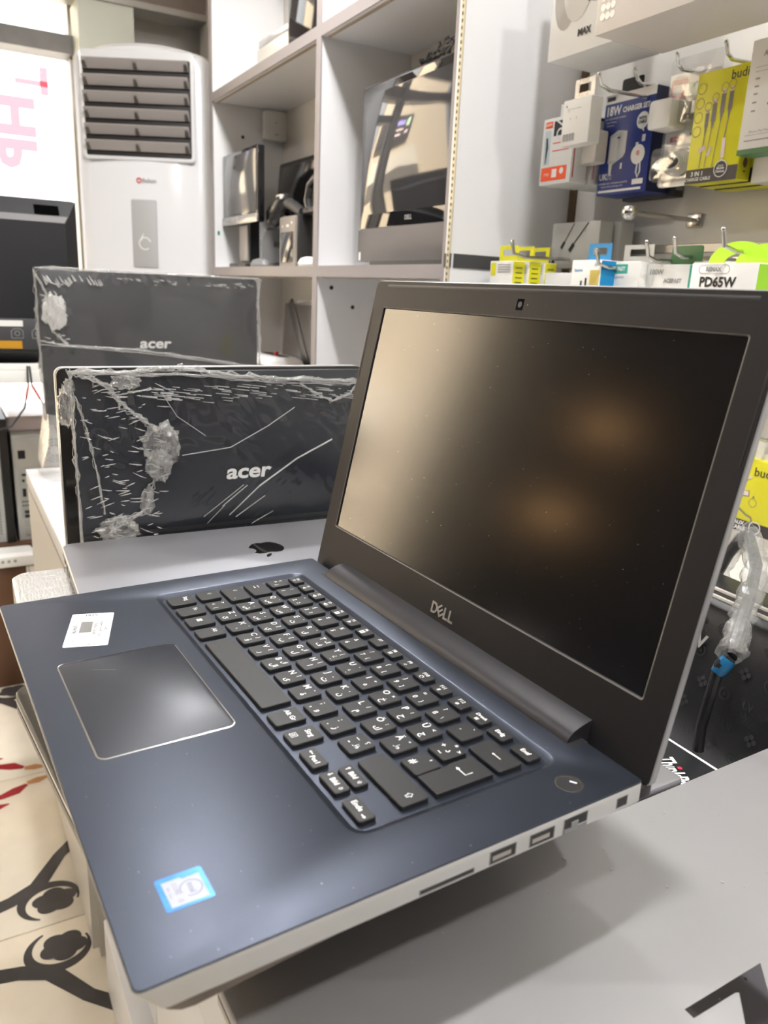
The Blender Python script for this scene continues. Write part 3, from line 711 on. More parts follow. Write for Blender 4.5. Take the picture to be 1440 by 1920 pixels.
# large grey laptop on the right
GX, GY, GZ = .2685, .0626, .886
o, ld = closed('closed_laptop', 'large matte grey closed laptop with mirror logo, shadowed by the open laptop', (GX, GY, GZ-.0195), .236, .42, .0195, Rd(1.6), GUN, mat('grey_laptop_side', (.4, .35, .32), .4, .5), .004)
MIRROR = mat('mirror_inlay', (.10, .10, .115), .05, 1)
ld_grey = ld
f = MB(); f.prism([(.1131, .1739), (.1136, .2265), (.152, .1895), (.152, .169), (.1191, .2032), (.1183, .2017), (.1178, .1739)], .0195, .0198)
f.build('mirror_logo', MIRROR, o)
b = MB(); b.box(.03, .045, -.0003, .002, .006, .0105); b.box(.06, .075, -.0003, .002, .006, .0105); b.box(.09, .096, -.0003, .002, .006, .0095)
b.build('side_port', INK, o)
rnd = random.Random(11); d = MB()
for k in range(26):
    x, y, r = rnd.uniform(.005, .15), rnd.uniform(.1, .38), rnd.uniform(.0002, .0006); d.box(x-r*rnd.uniform(.6, 3), x+r, y-r, y+r, .0195, .0198)
tag(d.build('dust', DUST, o), kind='stuff')
# hidden and half-hidden supports under the open laptop
for k, (z, y1) in enumerate(((.867, .376), (.8883, .30), (.9096, .29))):
    o, ld = closed('closed_laptop', ['pale grey closed laptop whose corner shows behind the open one', 'grey closed laptop in the middle of the pile under the thin dark laptop', 'grey closed laptop next below the thin dark laptop'][k],
                   (.022, .06, z), .237 if k == 0 else .234, y1-.06, .0213, 0, SPACE if k == 0 else GUN, SPACE if k == 0 else GUN, .003 if k == 0 else .008)
for k in range(3):
    closed('closed_laptop', ('lowest grey closed laptop of the hidden pile on the counter', 'second grey closed laptop up the hidden pile on the counter', 'third grey closed laptop of the hidden pile, under the black laptop')[k],
           (-.01, .135, CT+.0228*k), .46, .27, .0228, 0, GUN, GUN, .006)
# black laptop with the slanted wordmark
TZ = CT + .0228*3
o, ld = closed('closed_laptop', 'black closed laptop with slanted white wordmark and red dot, behind the large grey laptop', (-.07, .205, TZ), .36, .232, .0222, 0, DLID, BLACK, .003)
MB().box(.002, .358, .2302, .2325, .0205, .0224).build('lid_rim', WHITE, o)
f = Flat(.0225); ra = Rd(-24)
ux, uy = math.cos(ra), math.sin(ra)
f.text('Th\u0131nkPad', .2825, .2078, .0185, .0005, ra, .55, align='LEFT')
f.build('wordmark', WHITE, o)
f = Flat(.0226); f.disc(.2825+ux*.0138-uy*.0066, .2078+uy*.0138+ux*.0066, .0018, 14); f.build('red_dot', mat('red_dot', (.5, .02, .06), .4), o)

# silver laptop with the fruit logo
mo, ld = closed('closed_laptop', 'slim silver-grey closed laptop with black mirror fruit logo, left of the open laptop', (-.243, .068, .915), .238, .352, .015, Rd(-2), SPACE, SPACE, .010)
AP = []
def ap(u, v): return (.078 + v*1.3, .1835 - u*1.3)      # u right, v up of the mark, metres
pts = [(0, -.0118), (.004, -.0128), (.008, -.0105), (.0115, -.005), (.0125, -.001)]
right = [(0, -.0125), (.0035, -.0138), (.0072, -.0125), (.0105, -.0085), (.0125, -.0045), (.0098, -.0018), (.0088, .002), (.0096, .0055), (.0118, .0078), (.0088, .0108), (.0045, .0112), (.0012, .0098)]
left = [(-u, v) for u, v in right[::-1]]
left = [(-.0012, .0098), (-.0045, .0112), (-.0088, .0108), (-.0122, .0070), (-.0138, .0015), (-.0130, -.0045), (-.0105, -.0098), (-.0072, -.0132), (-.0035, -.0138)]
f = MB(); f.prism([ap(u, v) for u, v in right + left], .015, .0152)
lf = [(0, .0125), (.001, .0165), (.004, .0195), (.0058, .0198), (.0050, .0160), (.0025, .0132)]
f.prism([ap(u, v) for u, v in lf], .015, .0152)
f.build('mirror_logo', mat('black_mirror_inlay', (.03, .03, .033), .06, .9), mo)
b = MB(); b.box(.028, .036, -.0003, .002, .006, .009); b.box(.046, .054, -.0003, .002, .006, .009); b.box(.066, .069, -.0003, .002, .0055, .0085)
b.build('side_port', INK, mo)
# film-wrapped laptop under it
WRAP = film('bright_wrap', white=.6, gloss=.35, rough=.12, bscale=90, stretch=(1, 5, 1), bstr=1)
wo, ld = closed('closed_laptop', 'film-wrapped closed laptop poking out under the silver-grey one at the left', (-.215, .022, .890), .22, .34, .0245, Rd(-1), GUN, SILVER, .014)
m = MB(); m.loops([rr(-.002, .222, -.002, .342, .015, 6, z) for z in (.001, .008, .016, .0235)] + [rr(.0, .22, .0, .34, .014, 6, .0249)], None, False, False)
m.loops([rr(.0, .22, .0, .34, .014, 6, .0249), rr(.02, .2, .02, .32, .012, 6, .0252)], None, False, True)
for p in m.v: p += Vector((noisev(p, 60), noisev(p, 60, 4), noisev(p, 90, 8)*.25))*.0012
m.build('plastic_wrap', WRAP, wo)
b = MB()
for k in range(16):
    x = .004+.011*k; P = [(x+rnd.uniform(-.01, .01), .004, .0253), (x+rnd.uniform(-.012, .012), .03, .0256), (x+rnd.uniform(-.02, .02), .055, .0254)]
    b.tube(P, [.0003, .0006, .0002], 5)
tag(b.build('wrap_crease', FOLD, wo), kind='stuff')
for k in range(5):
    closed('closed_laptop', ('lowest', 'second', 'third', 'fourth', 'top')[k] + ' grey closed laptop of the pile under the film-wrapped one', (-.20, .14, CT+.023*k), .122, .24, .023, 0, GUN, GUN, .006)

# --- two dark laptops standing on edge behind it, the front one wrapped
for k in range(3):
    closed('closed_laptop', ('lowest', 'second', 'top')[k] + ' grey closed laptop of the low pile carrying the two upright laptops', (-.38, .165, CT+.0245*k), .16, .28, .0245, 0, GUN, GUN, .006)
ZS = CT + .0735
def logo_acer(size, m, par, x, z, y=-.0006):
    f = MB(); v, fc = text('acer', size, size*.028, .12, 4)
    T = Matrix.Translation((x, y, z)) @ FRONT
    f.add([(a*1.18, b*.92, 0) for a, b, _ in v], fc, T); f.build('logo_letters', m, par)
LOGOW = mat('white_metal_letters', (.75, .75, .74), .3, .2)
u2 = thing('upright_laptop', 'dark blue laptop standing on edge in crumpled stretch film, behind the silver-grey laptop', 'laptop', (-.266, .09, ZS), PI/2)
HZ = 1.0945 - ZS
MB().panel(0, .356, .0, .008, 0, HZ, .008, .001, 4).build('lid', BLUEL, u2)
MB().panel(.001, .355, .0095, .021, 0, HZ-.002, .008, .001, 4).build('base', BLACK, u2)
MB().box(.002, .354, -.0006, .002, .0755, .0795).build('hinge_line', INK, u2)
logo_acer(.0245, LOGOW, u2, .178, .1355)
def fn(x, z):
    e = .0022 + .0016*noise.noise(Vector((x*14, z*9, 2))) + .0008*abs(noise.noise(Vector((x*60+z*30, z*45, 5))))
    if x < .1: e += .0035*max(0, noise.noise(Vector((x*70, z*22, 7))))*(1-x/.1)
    # taut diagonal creases below the logo
    s = (x-.10)*.62 - (z-.06)*.78
    if .10 < x < .26 and z < .14: e += .0012*max(0, math.sin(s*900))*(1-abs(x-.18)/.08 if abs(x-.18) < .08 else 0)
    return e
FILM2 = film('crinkled_stretch_film', white=.008, gloss=0, rough=.06, bscale=9, stretch=(1, 1, .4), bstr=.25, detail=1.5)
sheet(-.002, .358, 0, HZ+.001, 130, 90, fn).build('plastic_wrap', FILM2, u2, 60)
FOLDS = [([(-.001, .2468), (.0485, .2457), (.0853, .2497), (.1097, .2491), (.1519, .2428), (.1997, .2382), (.2502, .2365), (.3106, .2326), (.356, .230)], .0042),
 ([(.0, .2448), (.09, .2435), (.16, .2395), (.24, .2345), (.31, .2315)], .0022), ([(.05, .2415), (.11, .2435), (.20, .2335), (.30, .2300)], .0018),
 ([(.0085, .2432), (.0352, .2314), (.0446, .2137), (.0674, .1967), (.0831, .1822)], .0045), ([(.022, .240), (.040, .2230), (.055, .2260), (.075, .2290)], .0022),
 ([(.0892, .1679), (.0792, .1487), (.0729, .1291), (.0648, .1038), (.0332, .0867), (.0249, .0789), (.046, .0718)], .0042),
 ([(.2373, .2319), (.257, .2197), (.2771, .2113), (.2973, .2188), (.3093, .2308)], .0026),
 ([(-.0015, .2482), (-.0016, .2124), (-.0011, .1649), (-.0002, .1211), (.0001, .0)], .0028),
 ([(.0024, .2227), (.0104, .191), (.0181, .1473), (.0235, .1021)], .0022)]
m = merge(*[rope([(x, -.004, z) for x, z in P], r, k*3.1) for k, (P, r) in enumerate(FOLDS)])
tag(m.build('wrap_fold', FOLD, u2), kind='stuff')
CRUMP = film('crumpled_film', white=.10, gloss=.16, rough=.08, bscale=120, bstr=1)
for m in (crumple((.083, -.006, .172), .0175, (1, .45, 1.1), 1), crumple((.080, -.006, .150), .012, (1, .5, 1.2), 2), crumple((.036, -.006, .083), .016, (1.1, .45, .8), 3), crumple((.066, -.005, .112), .008, (.8, .5, 1.6), 4),
          crumple((-.006, 0, .212), .009, (.8, .9, 1.9), 5), crumple((-.002, 0, .232), .006, (.8, .8, 1.2), 6), crumple((.05, -.004, .236), .008, (1.6, .5, .8), 7)):
    m.build('wrap_clump_or_glare', CRUMP, u2, 30)
m = MB()
for P, r in (([(.147, .0989), (.176, .1204)], .0005), ([(.1623, .0852), (.1968, .1068)], .0004), ([(.1809, .0757), (.2065, .0878)], .0004), ([(.126, .0888), (.172, .1214)], .0004),
             ([(.19, .1184), (.235, .147), (.2784, .1668)], .0009), ([(.155, .088), (.19, .1184)], .0006), ([(.13, .081), (.15, .1)], .0004), ([(.1045, .1585), (.157, .1641), (.1998, .1857), (.2313, .2054)], .0005), ([(.085, .225), (.10, .2), (.13, .178)], .0004)):
    m.tube([(x, -.0036, z) for x, z in P], r, 5)
rn2 = random.Random(5)
for k in range(130):
    x, z = rn2.uniform(.004, .08), rn2.uniform(.075, .235); l = rn2.uniform(.002, .008); a = rn2.uniform(-.6, .5)
    m.tube([(x, -.0045, z), (x+l, -.0052, z+l*a), (x+l*1.7, -.0045, z+l*1.5*a)], [.0002, .0006, .0002], 5)
for k in range(100):
    x = rn2.uniform(.06, .34); z = .232 - rn2.uniform(0, .018); l = rn2.uniform(.003, .02)
    m.tube([(x, -.004, z), (x+l, -.0045, z-l*.12)], [.0002, .0005], 5)
tag(m.build('wrap_crease', CREASE, u2), kind='stuff')

u3 = thing('upright_laptop', 'plain black laptop standing on edge just behind the crumpled wrapped one', 'laptop', (-.300, .0805, ZS), PI/2)
MB().panel(0, .345, .0, .008, 0, 1.0945-ZS, .008, .001, 4).build('lid', mat('piano_black_lid', (.008, .008, .009), .12), u3)
MB().panel(-.0005, .3455, .0082, .0155, 0, 1.095-ZS, .008, .001, 4).build('base', mat('pale_silver_base', (.5, .5, .5), .35, .6), u3)

# --- film-wrapped all-in-one at the far end of the counter
AX, AY = -1.195, .160
u1 = thing('wrapped_computer', 'dark grey all-in-one computer in stretch film standing at the far end of the counter', 'computer', (AX, AY, CT), PI/2, rx=0)
MB().panel(0, .460, 0, .012, .109, .4205, .012, .002, 4).build('lid', mat('slate_grey_lid', (.035, .037, .043), .3, .2), u1)
MB().panel(.002, .458, .013, .03, .112, .418, .012, .002, 4).build('screen_half', BLACK, u1)
MB().loops([rr(.03, .43, -.02, .12, .03, 4, .0), rr(.03, .43, -.02, .12, .03, 4, .012), rr(.1, .36, .0, .05, .02, 4, .03), rr(.1, .36, .008, .04, .01, 4, .13)]).build('stand', mat('grey_stand', (.22, .2, .21), .4), u1)
logo_acer(.0315, LOGOW, u1, .228, .277)
def fn1(x, z):
    return .004 + .002*noise.noise(Vector((x*9, z*9, 2))) + (.003*abs(noise.noise(Vector((x*40, z*40, 3)))) if x < .06 or z > .40 else 0)
FILM1 = film('taut_stretch_film', white=.02, gloss=.03, rough=.08, bscale=9, stretch=(1, 1, .6), bstr=.25, detail=1.5)
sheet(-.003, .462, .112, .424, 80, 60, lambda x, z: fn1(x, z)).build('plastic_wrap', FILM1, u1, 60)
m = merge(rope([(.0, -.006, .281), (.0539, -.006, .2723), (.1811, -.006, .2653), (.2947, -.006, .2507), (.4636, -.006, .2264)], .0034, 2), rope([(.0, -.006, .2745), (.1811, -.006, .2600), (.2947, -.006, .2467), (.4636, -.006, .2224)], .002, 5),
          rope([(-.002, 0, .12), (-.003, 0, .28), (-.002, 0, .35), (-.002, 0, .418)], .0045, 9), rope([(.462, 0, .42), (.464, 0, .30), (.465, 0, .224), (.466, 0, .12)], .006, 12), rope([(0, 0, .4225), (.23, 0, .4225), (.46, 0, .4215)], .0035, 14),
          rope([(.0, -.006, .41), (.03, -.006, .345), (.025, -.006, .30), (.05, -.006, .275)], .004, 17))
tag(m.build('wrap_fold', FOLD, u1), kind='stuff')
m = MB()
for k in range(26):
    x = rn2.uniform(.01, .12); z = .412 - rn2.uniform(0, .012); m.tube([(x, -.0065, z), (x+.006, -.0075, z-.012)], [.0005, .0022], 5)
for k in range(24):
    x = rn2.uniform(.004, .05); z = rn2.uniform(.275, .40); m.tube([(x, -.0065, z), (x+rn2.uniform(.004, .014), -.007, z+rn2.uniform(-.008, .004))], [.0006, .0014], 5)
for k in range(30):
    x = rn2.uniform(.15, .45); z = .410 - rn2.uniform(0, .012); m.tube([(x, -.0065, z), (x+rn2.uniform(.004, .012), -.007, z-rn2.uniform(0, .004))], [.0004, .0009], 5)
tag(m.build('wrap_crease', CREASE, u1), kind='stuff')
m = crumple((.030, -.007, .338), .023, (.85, .22, 1.35), 31, 18, .5); m.build('wrap_clump_or_glare', CREASE, u1, 30)  # white clump among pale creases stands in for a bright reflection on the film
# loose bag hanging round the stand
m = MB(); Lp_ = []
for k, (z, ex) in enumerate(((.002, .0), (.03, .004), (.07, -.004), (.105, -.012), (.135, -.014))):
    Lp_.append(rr(-.012-ex, .47+ex, -.05-ex, .10, .03, 5, z))
m.loops(Lp_, None, False, False)
for p in m.v: p += Vector((noisev(p, 25), noisev(p, 25, 3), 0))*.008
m.build('plastic_bag', film('milky_bag', white=.3, gloss=.08, rough=.2, bscale=40, bstr=1), u1, 60)
# clear blister trays lying on the counter behind the upright laptops
bt = thing('blister_tray', 'clear crinkled plastic tray on the counter left of the upright laptops', 'packaging', (-.74, .19, CT), .1)
m = MB(); m.loops([rr(0, .3, 0, .26, .02, 4, .0005), rr(.008, .292, .008, .252, .02, 4, .016), rr(.03, .27, .03, .23, .02, 4, .018), rr(.05, .25, .05, .21, .02, 4, .006)], None, False, True)
for p in m.v: p += Vector((noisev(p, 40), noisev(p, 40, 3), abs(noisev(p, 40, 6))))*.003
m.build('tray', film('tray_plastic', white=.1, gloss=.12, rough=.08, bscale=60, bstr=.8), bt, 30)

# ================================================================== THINGS IN THE SHELVES
SB = .0125
def zt(k): return SHZ[k] + SB
# all-in-one with mirror-like screen, middle bay
a = thing('all_in_one_computer', 'big all-in-one computer with mirror-like black screen in the middle shelf bay', 'computer', (-1.155, .85, zt(1)))
MB().panel(0, .44, .004, .03, .012, .375, .006, .002, 3).build('housing', mat('charcoal_housing', (.05, .047, .05), .45), a)
sc = MB().panel(.004, .436, .002, .0045, .082, .371, .004, .0003, 3).build('screen_glass', mat('glossy_display', (.012, .012, .013), .03, spec=.9), a)
MB().panel(.018, .422, .0016, .0021, .112, .355, .001, .0001, 2).build('display_area', mat('grey_display_area', (.05, .05, .053), .05, spec=.8), a)
MB().panel(.0, .44, .0, .004, .012, .0815, .004, .0005, 3).build('lower_bezel', mat('brown_grey_bezel', (.09, .082, .085), .45), a)
f = Flat(.0002); f.text('DELL', .22, .097, .013, .0003); f.build('logo_letters', GREYINK, a, T=Matrix.Translation((0, .0015, 0)) @ FRONT)
f = Flat(.0003); f.rect(.006, .016, .014, .032); f.build('small_sticker', PAPER, a, T=FRONT)
MB().box(.06, .38, .0, .06, 0, .012).build('foot', BLACK, a)
MB().box(.12, .32, .03, .16, 0.0, .02).build('stand', BLACK, a)
# grey keyboard box lying on the all-in-one? -> dark bundle on top
c = thing('cable_bundle', 'dark bundle of cable lying on top of the big all-in-one computer', 'cable', (-.83, .862, zt(1)+.375))
m = merge(rope([(-.10, 0, .006), (-.04, .004, .012), (.03, 0, .016), (.09, .004, .012)], .011, 3), rope([(-.06, .006, .016), (.0, .0, .024), (.06, .004, .02)], .010, 8))
m.build('cable', DKGREY, c)
# monitor on the left
a = thing('monitor', 'small monitor with grey-lit screen and silver lower bezel at the left of the shelf', 'monitor', (-2.084, .83, zt(1)))
MB().panel(0, .318, .0, .022, .128, .338, .006, .002, 3).build('housing', BLACKG, a)
MB().panel(.012, .306, -.0012, .002, .158, .328, .002, .0003, 2).build('screen', mat('grey_glossy_panel', (.1, .1, .105), .08, spec=.8), a)
b = MB().panel(0, .318, -.003, .004, .128, .153, .004, .001, 3).build('lower_bezel', mat('silver_bezel', (.4, .39, .38), .25, .8), a)
f = Flat(.0005); f.ring(.15, .140, .006, .002, 18); f.text('hp', .15, .140, .009); f.build('logo_letters', WHITE, b, T=Matrix.Translation((0, -.003, 0)) @ FRONT)
f = Flat(.0005)
for k in range(4): f.rect(.03+.014*k, .036+.014*k, .137, .143)
f.build('button', GREY, b, T=Matrix.Translation((0, -.003, 0)) @ FRONT)
st_ = MB().box(.11, .20, .02, .05, .0, .2).build('stand_neck', BLACK, a)
MB().panel(.115, .19, .014, .02, .02, .125, .002, .001).build('neck_face', mat('warm_grey_face', (.3, .28, .27), .4), st_)
MB().slab(.06, .25, -.01, .12, 0, .012, .03, .003).build('stand_foot', BLACK, a)
# second screen, tilted, behind
a = thing('monitor', 'black blank screen leaning at the back right of the left shelf bay', 'monitor', (-2.005, .965, zt(1)+.001), Rd(0), rx=Rd(-5))
MB().panel(0, .30, 0, .02, .07, .325, .008, .003, 3).build('housing', BLACK, a)
MB().panel(.012, .288, -.001, .004, .085, .312, .003, .0003, 2).build('screen', mat('dim_panel', (.03, .028, .03), .12), a)
MB().box(.10, .2, .004, .06, .0, .09).build('stand', BLACK, a)
# barcode scanner on its stand
a = thing('barcode_scanner', 'black handheld barcode scanner resting on a curved stand in the left shelf bay', 'scanner', (-1.69, .893, zt(1)))
MB().lathe([(.055, 0), (.055, .008), (.03, .014), (.012, .02)], 24).build('stand_base', BLACK, a)
MB().tube([(0, 0, .015), (.004, .02, .06), (-.01, .03, .11), (-.02, .01, .15), (-.035, -.005, .165)], [.012, .01, .01, .012, .012], 10).build('stand_neck', BLACKG, a)
MB().tube([(-.085, -.01, .135), (-.07, -.01, .15), (-.04, -.01, .168), (.0, -.005, .185), (.02, 0, .19)], [.022, .028, .026, .024, .012], 14).build('scanner_head', mat('scanner_black', (.02, .02, .021), .25), a)
MB().tube([(-.09, -.011, .130), (-.084, -.011, .1365)], [.019, .021], 14).build('scan_window', BLACKG, a)
MB().tube([(-.005, -.004, .182), (.05, -.002, .168), (.10, -.004, .152), (.125, -.006, .146)], [.016, .015, .014, .012], 12).build('handle', mat('dark_grey_grip', (.04, .04, .042), .4), a)
MB().slab(-.03, .012, -.026, -.014, .186, .2, .004, .001).build('silver_badge', SILVER, a)
MB().slab(.005, .03, -.02, -.01, .06, .09, .008, .003).build('blue_trigger', mat('blue_plastic', (.03, .1, .45), .3), a)
# small desktop pc
a = thing('small_computer', 'small desktop computer with brown-grey front at the right of the left shelf bay', 'computer', (-1.62, .845, zt(1)))
MB().slab(0, .112, .004, .19, 0, .135, .004, .002).build('case', BLACK, a)
fp = MB().panel(.0, .11, -.004, .005, .0, .132, .006, .002).build('front_panel', mat('brown_grey_front', (.24, .21, .19), .4), a)
MB().panel(.012, .10, -.0055, -.003, .012, .092, .003, .0005).build('dark_panel', BLACKG, fp)
f = Flat(.0003); f.rect(.05, .068, .105, .111); f.rect(.02, .026, .104, .11); f.disc(.088, .115, .004); f.build('front_print', WHITE, fp, T=Matrix.Translation((0, -.004, 0)) @ FRONT)
# telephone handset loop and mouse
a = thing('handset', 'black handset loop lying on the small desktop computer', 'telephone', (-1.48, .88, zt(1)+.1352))
MB().tube([(-.02, 0, .012), (-.035, 0, .04), (-.02, 0, .075), (.02, 0, .09), (.05, 0, .08)], [.012, .011, .011, .012, .012], 10).build('handle', mat('satin_black', (.03, .03, .032), .25), a)
MB().slab(-.03, .06, -.02, .03, 0, .016, .008, .004).build('rest', BLACK, a)
a = thing('computer_mouse', 'grey computer mouse at the foot of the barcode scanner stand', 'mouse', (-1.76, .838, zt(1)), .6)
MB().loops([rr(-.03, .03, -.018, .018, .016, 5, .001), rr(-.032, .032, -.02, .02, .018, 5, .008), rr(-.024, .024, -.015, .015, .013, 5, .02), rr(-.01, .01, -.006, .006, .005, 5, .025)]).build('shell', GREY, a)
a = thing('computer_mouse', 'pale computer mouse beside the small desktop computer at the upright', 'mouse', (-1.405, .84, zt(1)), 1.2)
MB().loops([rr(-.03, .03, -.018, .018, .016, 5, .001), rr(-.032, .032, -.02, .02, .018, 5, .008), rr(-.024, .024, -.015, .015, .013, 5, .02), rr(-.01, .01, -.006, .006, .005, 5, .025)]).build('shell', PAPER, a)
tag(MB().tube([(-1.80, .86, zt(1)+.006), (-1.79, .85, zt(1)+.08), (-1.80, .87, zt(1)+.11), (-1.81, .92, zt(1)+.12)], .003, 8).build('cord', GREY), 'grey cord hanging beside the stand neck of the small monitor', 'cord')
# wall-mounted white router box on the back of the bay
a = thing('router_box', 'small white wall box fixed high in the left shelf bay', 'box', (-2.0905, .962, 1.638), PI/2)
MB().panel(.0, .076, -.032, 0, .0, .088, .008, .003).build('housing', PAPER, a)
f = Flat(.0323); f.rect(.036, .046, .016, .019); f.rect(.036, .042, .05, .053); f.build('printed_mark', GREYINK, a, T=FRONT)
# upper left bay: silver printer-like box and black case
a = thing('silver_scanner', 'silver flat scanner with glossy lid on the upper shelf board', 'scanner', (-1.83, .85, zt(2)))
MB().slab(0, .245, .0, .19, .006, .07, .01, .004).build('body', SILVER, a); MB().slab(.004, .241, .004, .186, .07, .092, .01, .004).build('scanner_lid', mat('pale_silver_lid', (.5, .5, .51), .2, .4), a)
MB().slab(.02, .22, .03, .17, 0, .008, .003, .001).build('foot', BLACK, a)
a = thing('black_case', 'black plastic case standing on the upper shelf board against the upright', 'box', (-1.575, .84, zt(2)))
MB().slab(0, .235, 0, .17, 0, .16, .012, .006).build('body', BLACKG, a); MB().slab(.02, .215, .02, .16, .16, .17, .01, .003).build('top_plate', DKGREY, a)
MB().panel(.236, .262, -.004, .17, 0, .175, .006, .002).build('white_end_panel', PAPER, a)
# lower bays
a = thing('flat_screen_bundle', 'grey film-wrapped flat panel with a dark strap leaning in the lower shelf bay', 'monitor', (-1.945, .965, .6325), rx=Rd(-3))
MB().panel(0, .34, 0, .04, 0, .50, .008, .003).build('panel_body', mat('grey_brown_panel', (.10, .092, .09), .35), a)
f = MB(); f.panel(-.02, .02, -.004, .0, -.14, .14, .012, .001)
f.build('strap', BLACK, a, T=Matrix.Translation((.14, 0, .40)) @ Matrix.Rotation(Rd(-40), 4, 'Y'))
sheet(-.004, .344, 0, .506, 30, 40, lambda x, z: .006+.004*noise.noise(Vector((x*14, z*14, 3)))).build('plastic_wrap', FILM2, a, 60)
rope([(.12, -.006, .505), (.2, -.006, .512), (.34, -.006, .50)], .007, 4).build('wrap_fold', FOLD, a)
a = thing('label_printer', 'white receipt printer with a black slot on top in the lower shelf bay', 'printer', (-1.86, .815, .6325), 0)
MB().slab(0, .22, 0, .12, 0, .325, .012, .006).build('body', mat('grey_printer_side', (.2, .19, .19), .4), a)
tpn = MB().loops([rr(.004, .216, .0, .12, .012, 4, .325), rr(.006, .214, .004, .116, .012, 4, .337), rr(.016, .204, .02, .1, .012, 4, .347)]).build('top_cover', W_, a)
MB().box(.03, .19, .05, .08, .3455, .3485).build('paper_slot', INK, tpn)
MB().box(.12, .132, .058, .068, .347, .358).build('red_tab', RED, tpn)

# ================================================================== SLATWALL PRODUCTS
def carton(name, label, cat, x, y, z, w, d, h, m, group=None, rz=0, side=None):
    """box with its front (-y) face at y, left-bottom corner at x, z"""
    o = thing(name, label, cat, (x, y, z), rz, group)
    MB().panel(0, w, 0, d, 0, h, .0012, .0006, 2).build('carton', m, o)
    if side: MB().box(w-.0002, w+.0004, .001, d-.001, .001, h-.001).build('side_panel', side, o)
    return o
def split_build(f, name, m, o, T):
    """a print of up to six separate marks becomes that many parts; finer print stays one"""
    par = list(range(len(f.v)))
    def root(i):
        while par[i] != i: par[i] = par[par[i]]; i = par[i]
        return i
    for q in f.f:
        for i in q[1:]: par[root(i)] = root(q[0])
    gr = {}
    for q in f.f: gr.setdefault(root(q[0]), []).append(q)
    if len(gr) > 6 or len(gr) == 1: return f.build(name, m, o, T=T)
    for fs in gr.values():
        ids = sorted({i for q in fs for i in q}); mp = {i: k for k, i in enumerate(ids)}
        MB().add([f.v[i] for i in ids], [tuple(mp[i] for i in q) for q in fs]).build(name, m, o, T=T)
def pr(o, m, fn, z=.0004, name='printed_panel', T=None):
    f = Flat(z); fn(f); return split_build(f, name, m, o, T or FRONT)
def tab(o, w, h, d, m, tw=.05, th=.028):
    """hanging tab with a hole above a carton"""
    b = MB(); c = w/2
    for a in ((c-tw/2, c-tw*.3, h, h+th), (c+tw*.3, c+tw/2, h, h+th), (c-tw*.3, c+tw*.3, h, h+th*.35), (c-tw*.3, c+tw*.3, h+th*.75, h+th)):
        b.box(a[0], a[1], d*.5, d*.5+.0008, a[2], a[3])
    return b.build('hang_tab', m, o)
HOOKG = 'chrome display hooks on the slatwall'
def hook(x, z, y=.87, label=None, tip=.016):
    o = thing('display_hook', label, 'hook', (x, PY, z), 0, HOOKG)
    L = PY - y
    MB().tube([(0, 0, 0), (0, -L*.5, .0), (0, -L*.86, -.002), (0, -L+.006, .003), (0, -L, tip)], .0028, 10).build('rod', CHROME, o)
    MB().ball((0, -L, tip), .0033, 6).build('tip', CHROME, o)
    MB().panel(-.014, .014, -.005, -.001, -.008, .006, .002, .001).build('bracket', CHROME, o)
    return o
# upper hooks
hook(-.528, 1.4712, .905, 'chrome hook holding the orange and white cable boxes')
hook(-.432, 1.488, .87, 'chrome hook holding the small white adapter box')
hook(-.440, 1.509, .95, 'chrome hook holding the blue charger box')
hook(-.361, 1.513, .95, 'chrome hook holding the clear blister pack')
hook(-.265, 1.505, .935, 'chrome hook holding the yellow three-cable boxes')
o = thing('display_hook', 'short empty chrome hook with a round ball end below the blue charger box', 'hook', (-.372, PY, 1.312), 0, HOOKG)
MB().tube([(0, 0, 0), (0, -.14, 0)], .0036, 10).build('rod', CHROME, o); MB().ball((0, -.146, 0), .0115, 9).build('ball_end', CHROME, o)
MB().panel(-.014, .014, -.005, -.001, -.01, .01, .002, .001).build('bracket', CHROME, o)
# orange and white cable boxes, three deep
for k in range(3):
    o = carton('cable_box', ('front orange and white cable box, first of three on its hook', 'orange and white cable box second in line behind the first', 'rearmost orange and white cable box near the wall')[k], 'box', -.615+.004*k, .925+.042*k, 1.371, .078, .036, .105, PAPER, 'orange and white cable boxes')
    pr(o, ORANGE, lambda f: (f.rect(.004, .068, .006, .028), f.rect(.006, .024, .090, .100)))
    pr(o, INK, lambda f: (f.stroke([(.012, .034), (.014, .06), (.012, .075)], [.002, .006, .004]), f.rect(.028, .05, .076, .099)))
    pr(o, mat('pale_blue_grey', (.55, .62, .64), .5), lambda f: f.rect(.006, .022, .032, .086), .0003)
    pr(o, RED, lambda f: (f.rect(.028, .07, .064, .0655), f.rect(.028, .07, .052, .0535)))
    pr(o, WHITE, lambda f: (f.text('JOOFIY', .0152, .095, .0045, .0002), f.rect(.032, .044, .011, .024), f.disc(.056, .02, .005), f.text('TYPE', .018, .016, .006)), .0006)
    pr(o, mat('pale_cable', (.7, .72, .72), .4), lambda f: (f.ring(.045, .078, .008, .003), f.stroke([(.034, .1), (.05, .09), (.068, .092)], .003)), .0006)
    MB().box(.0782, .0786, .004, .006, .008, .085).build('side_stripe', RED, o)
    tab(o, .078, .105, .036, PAPER, .04, .024)
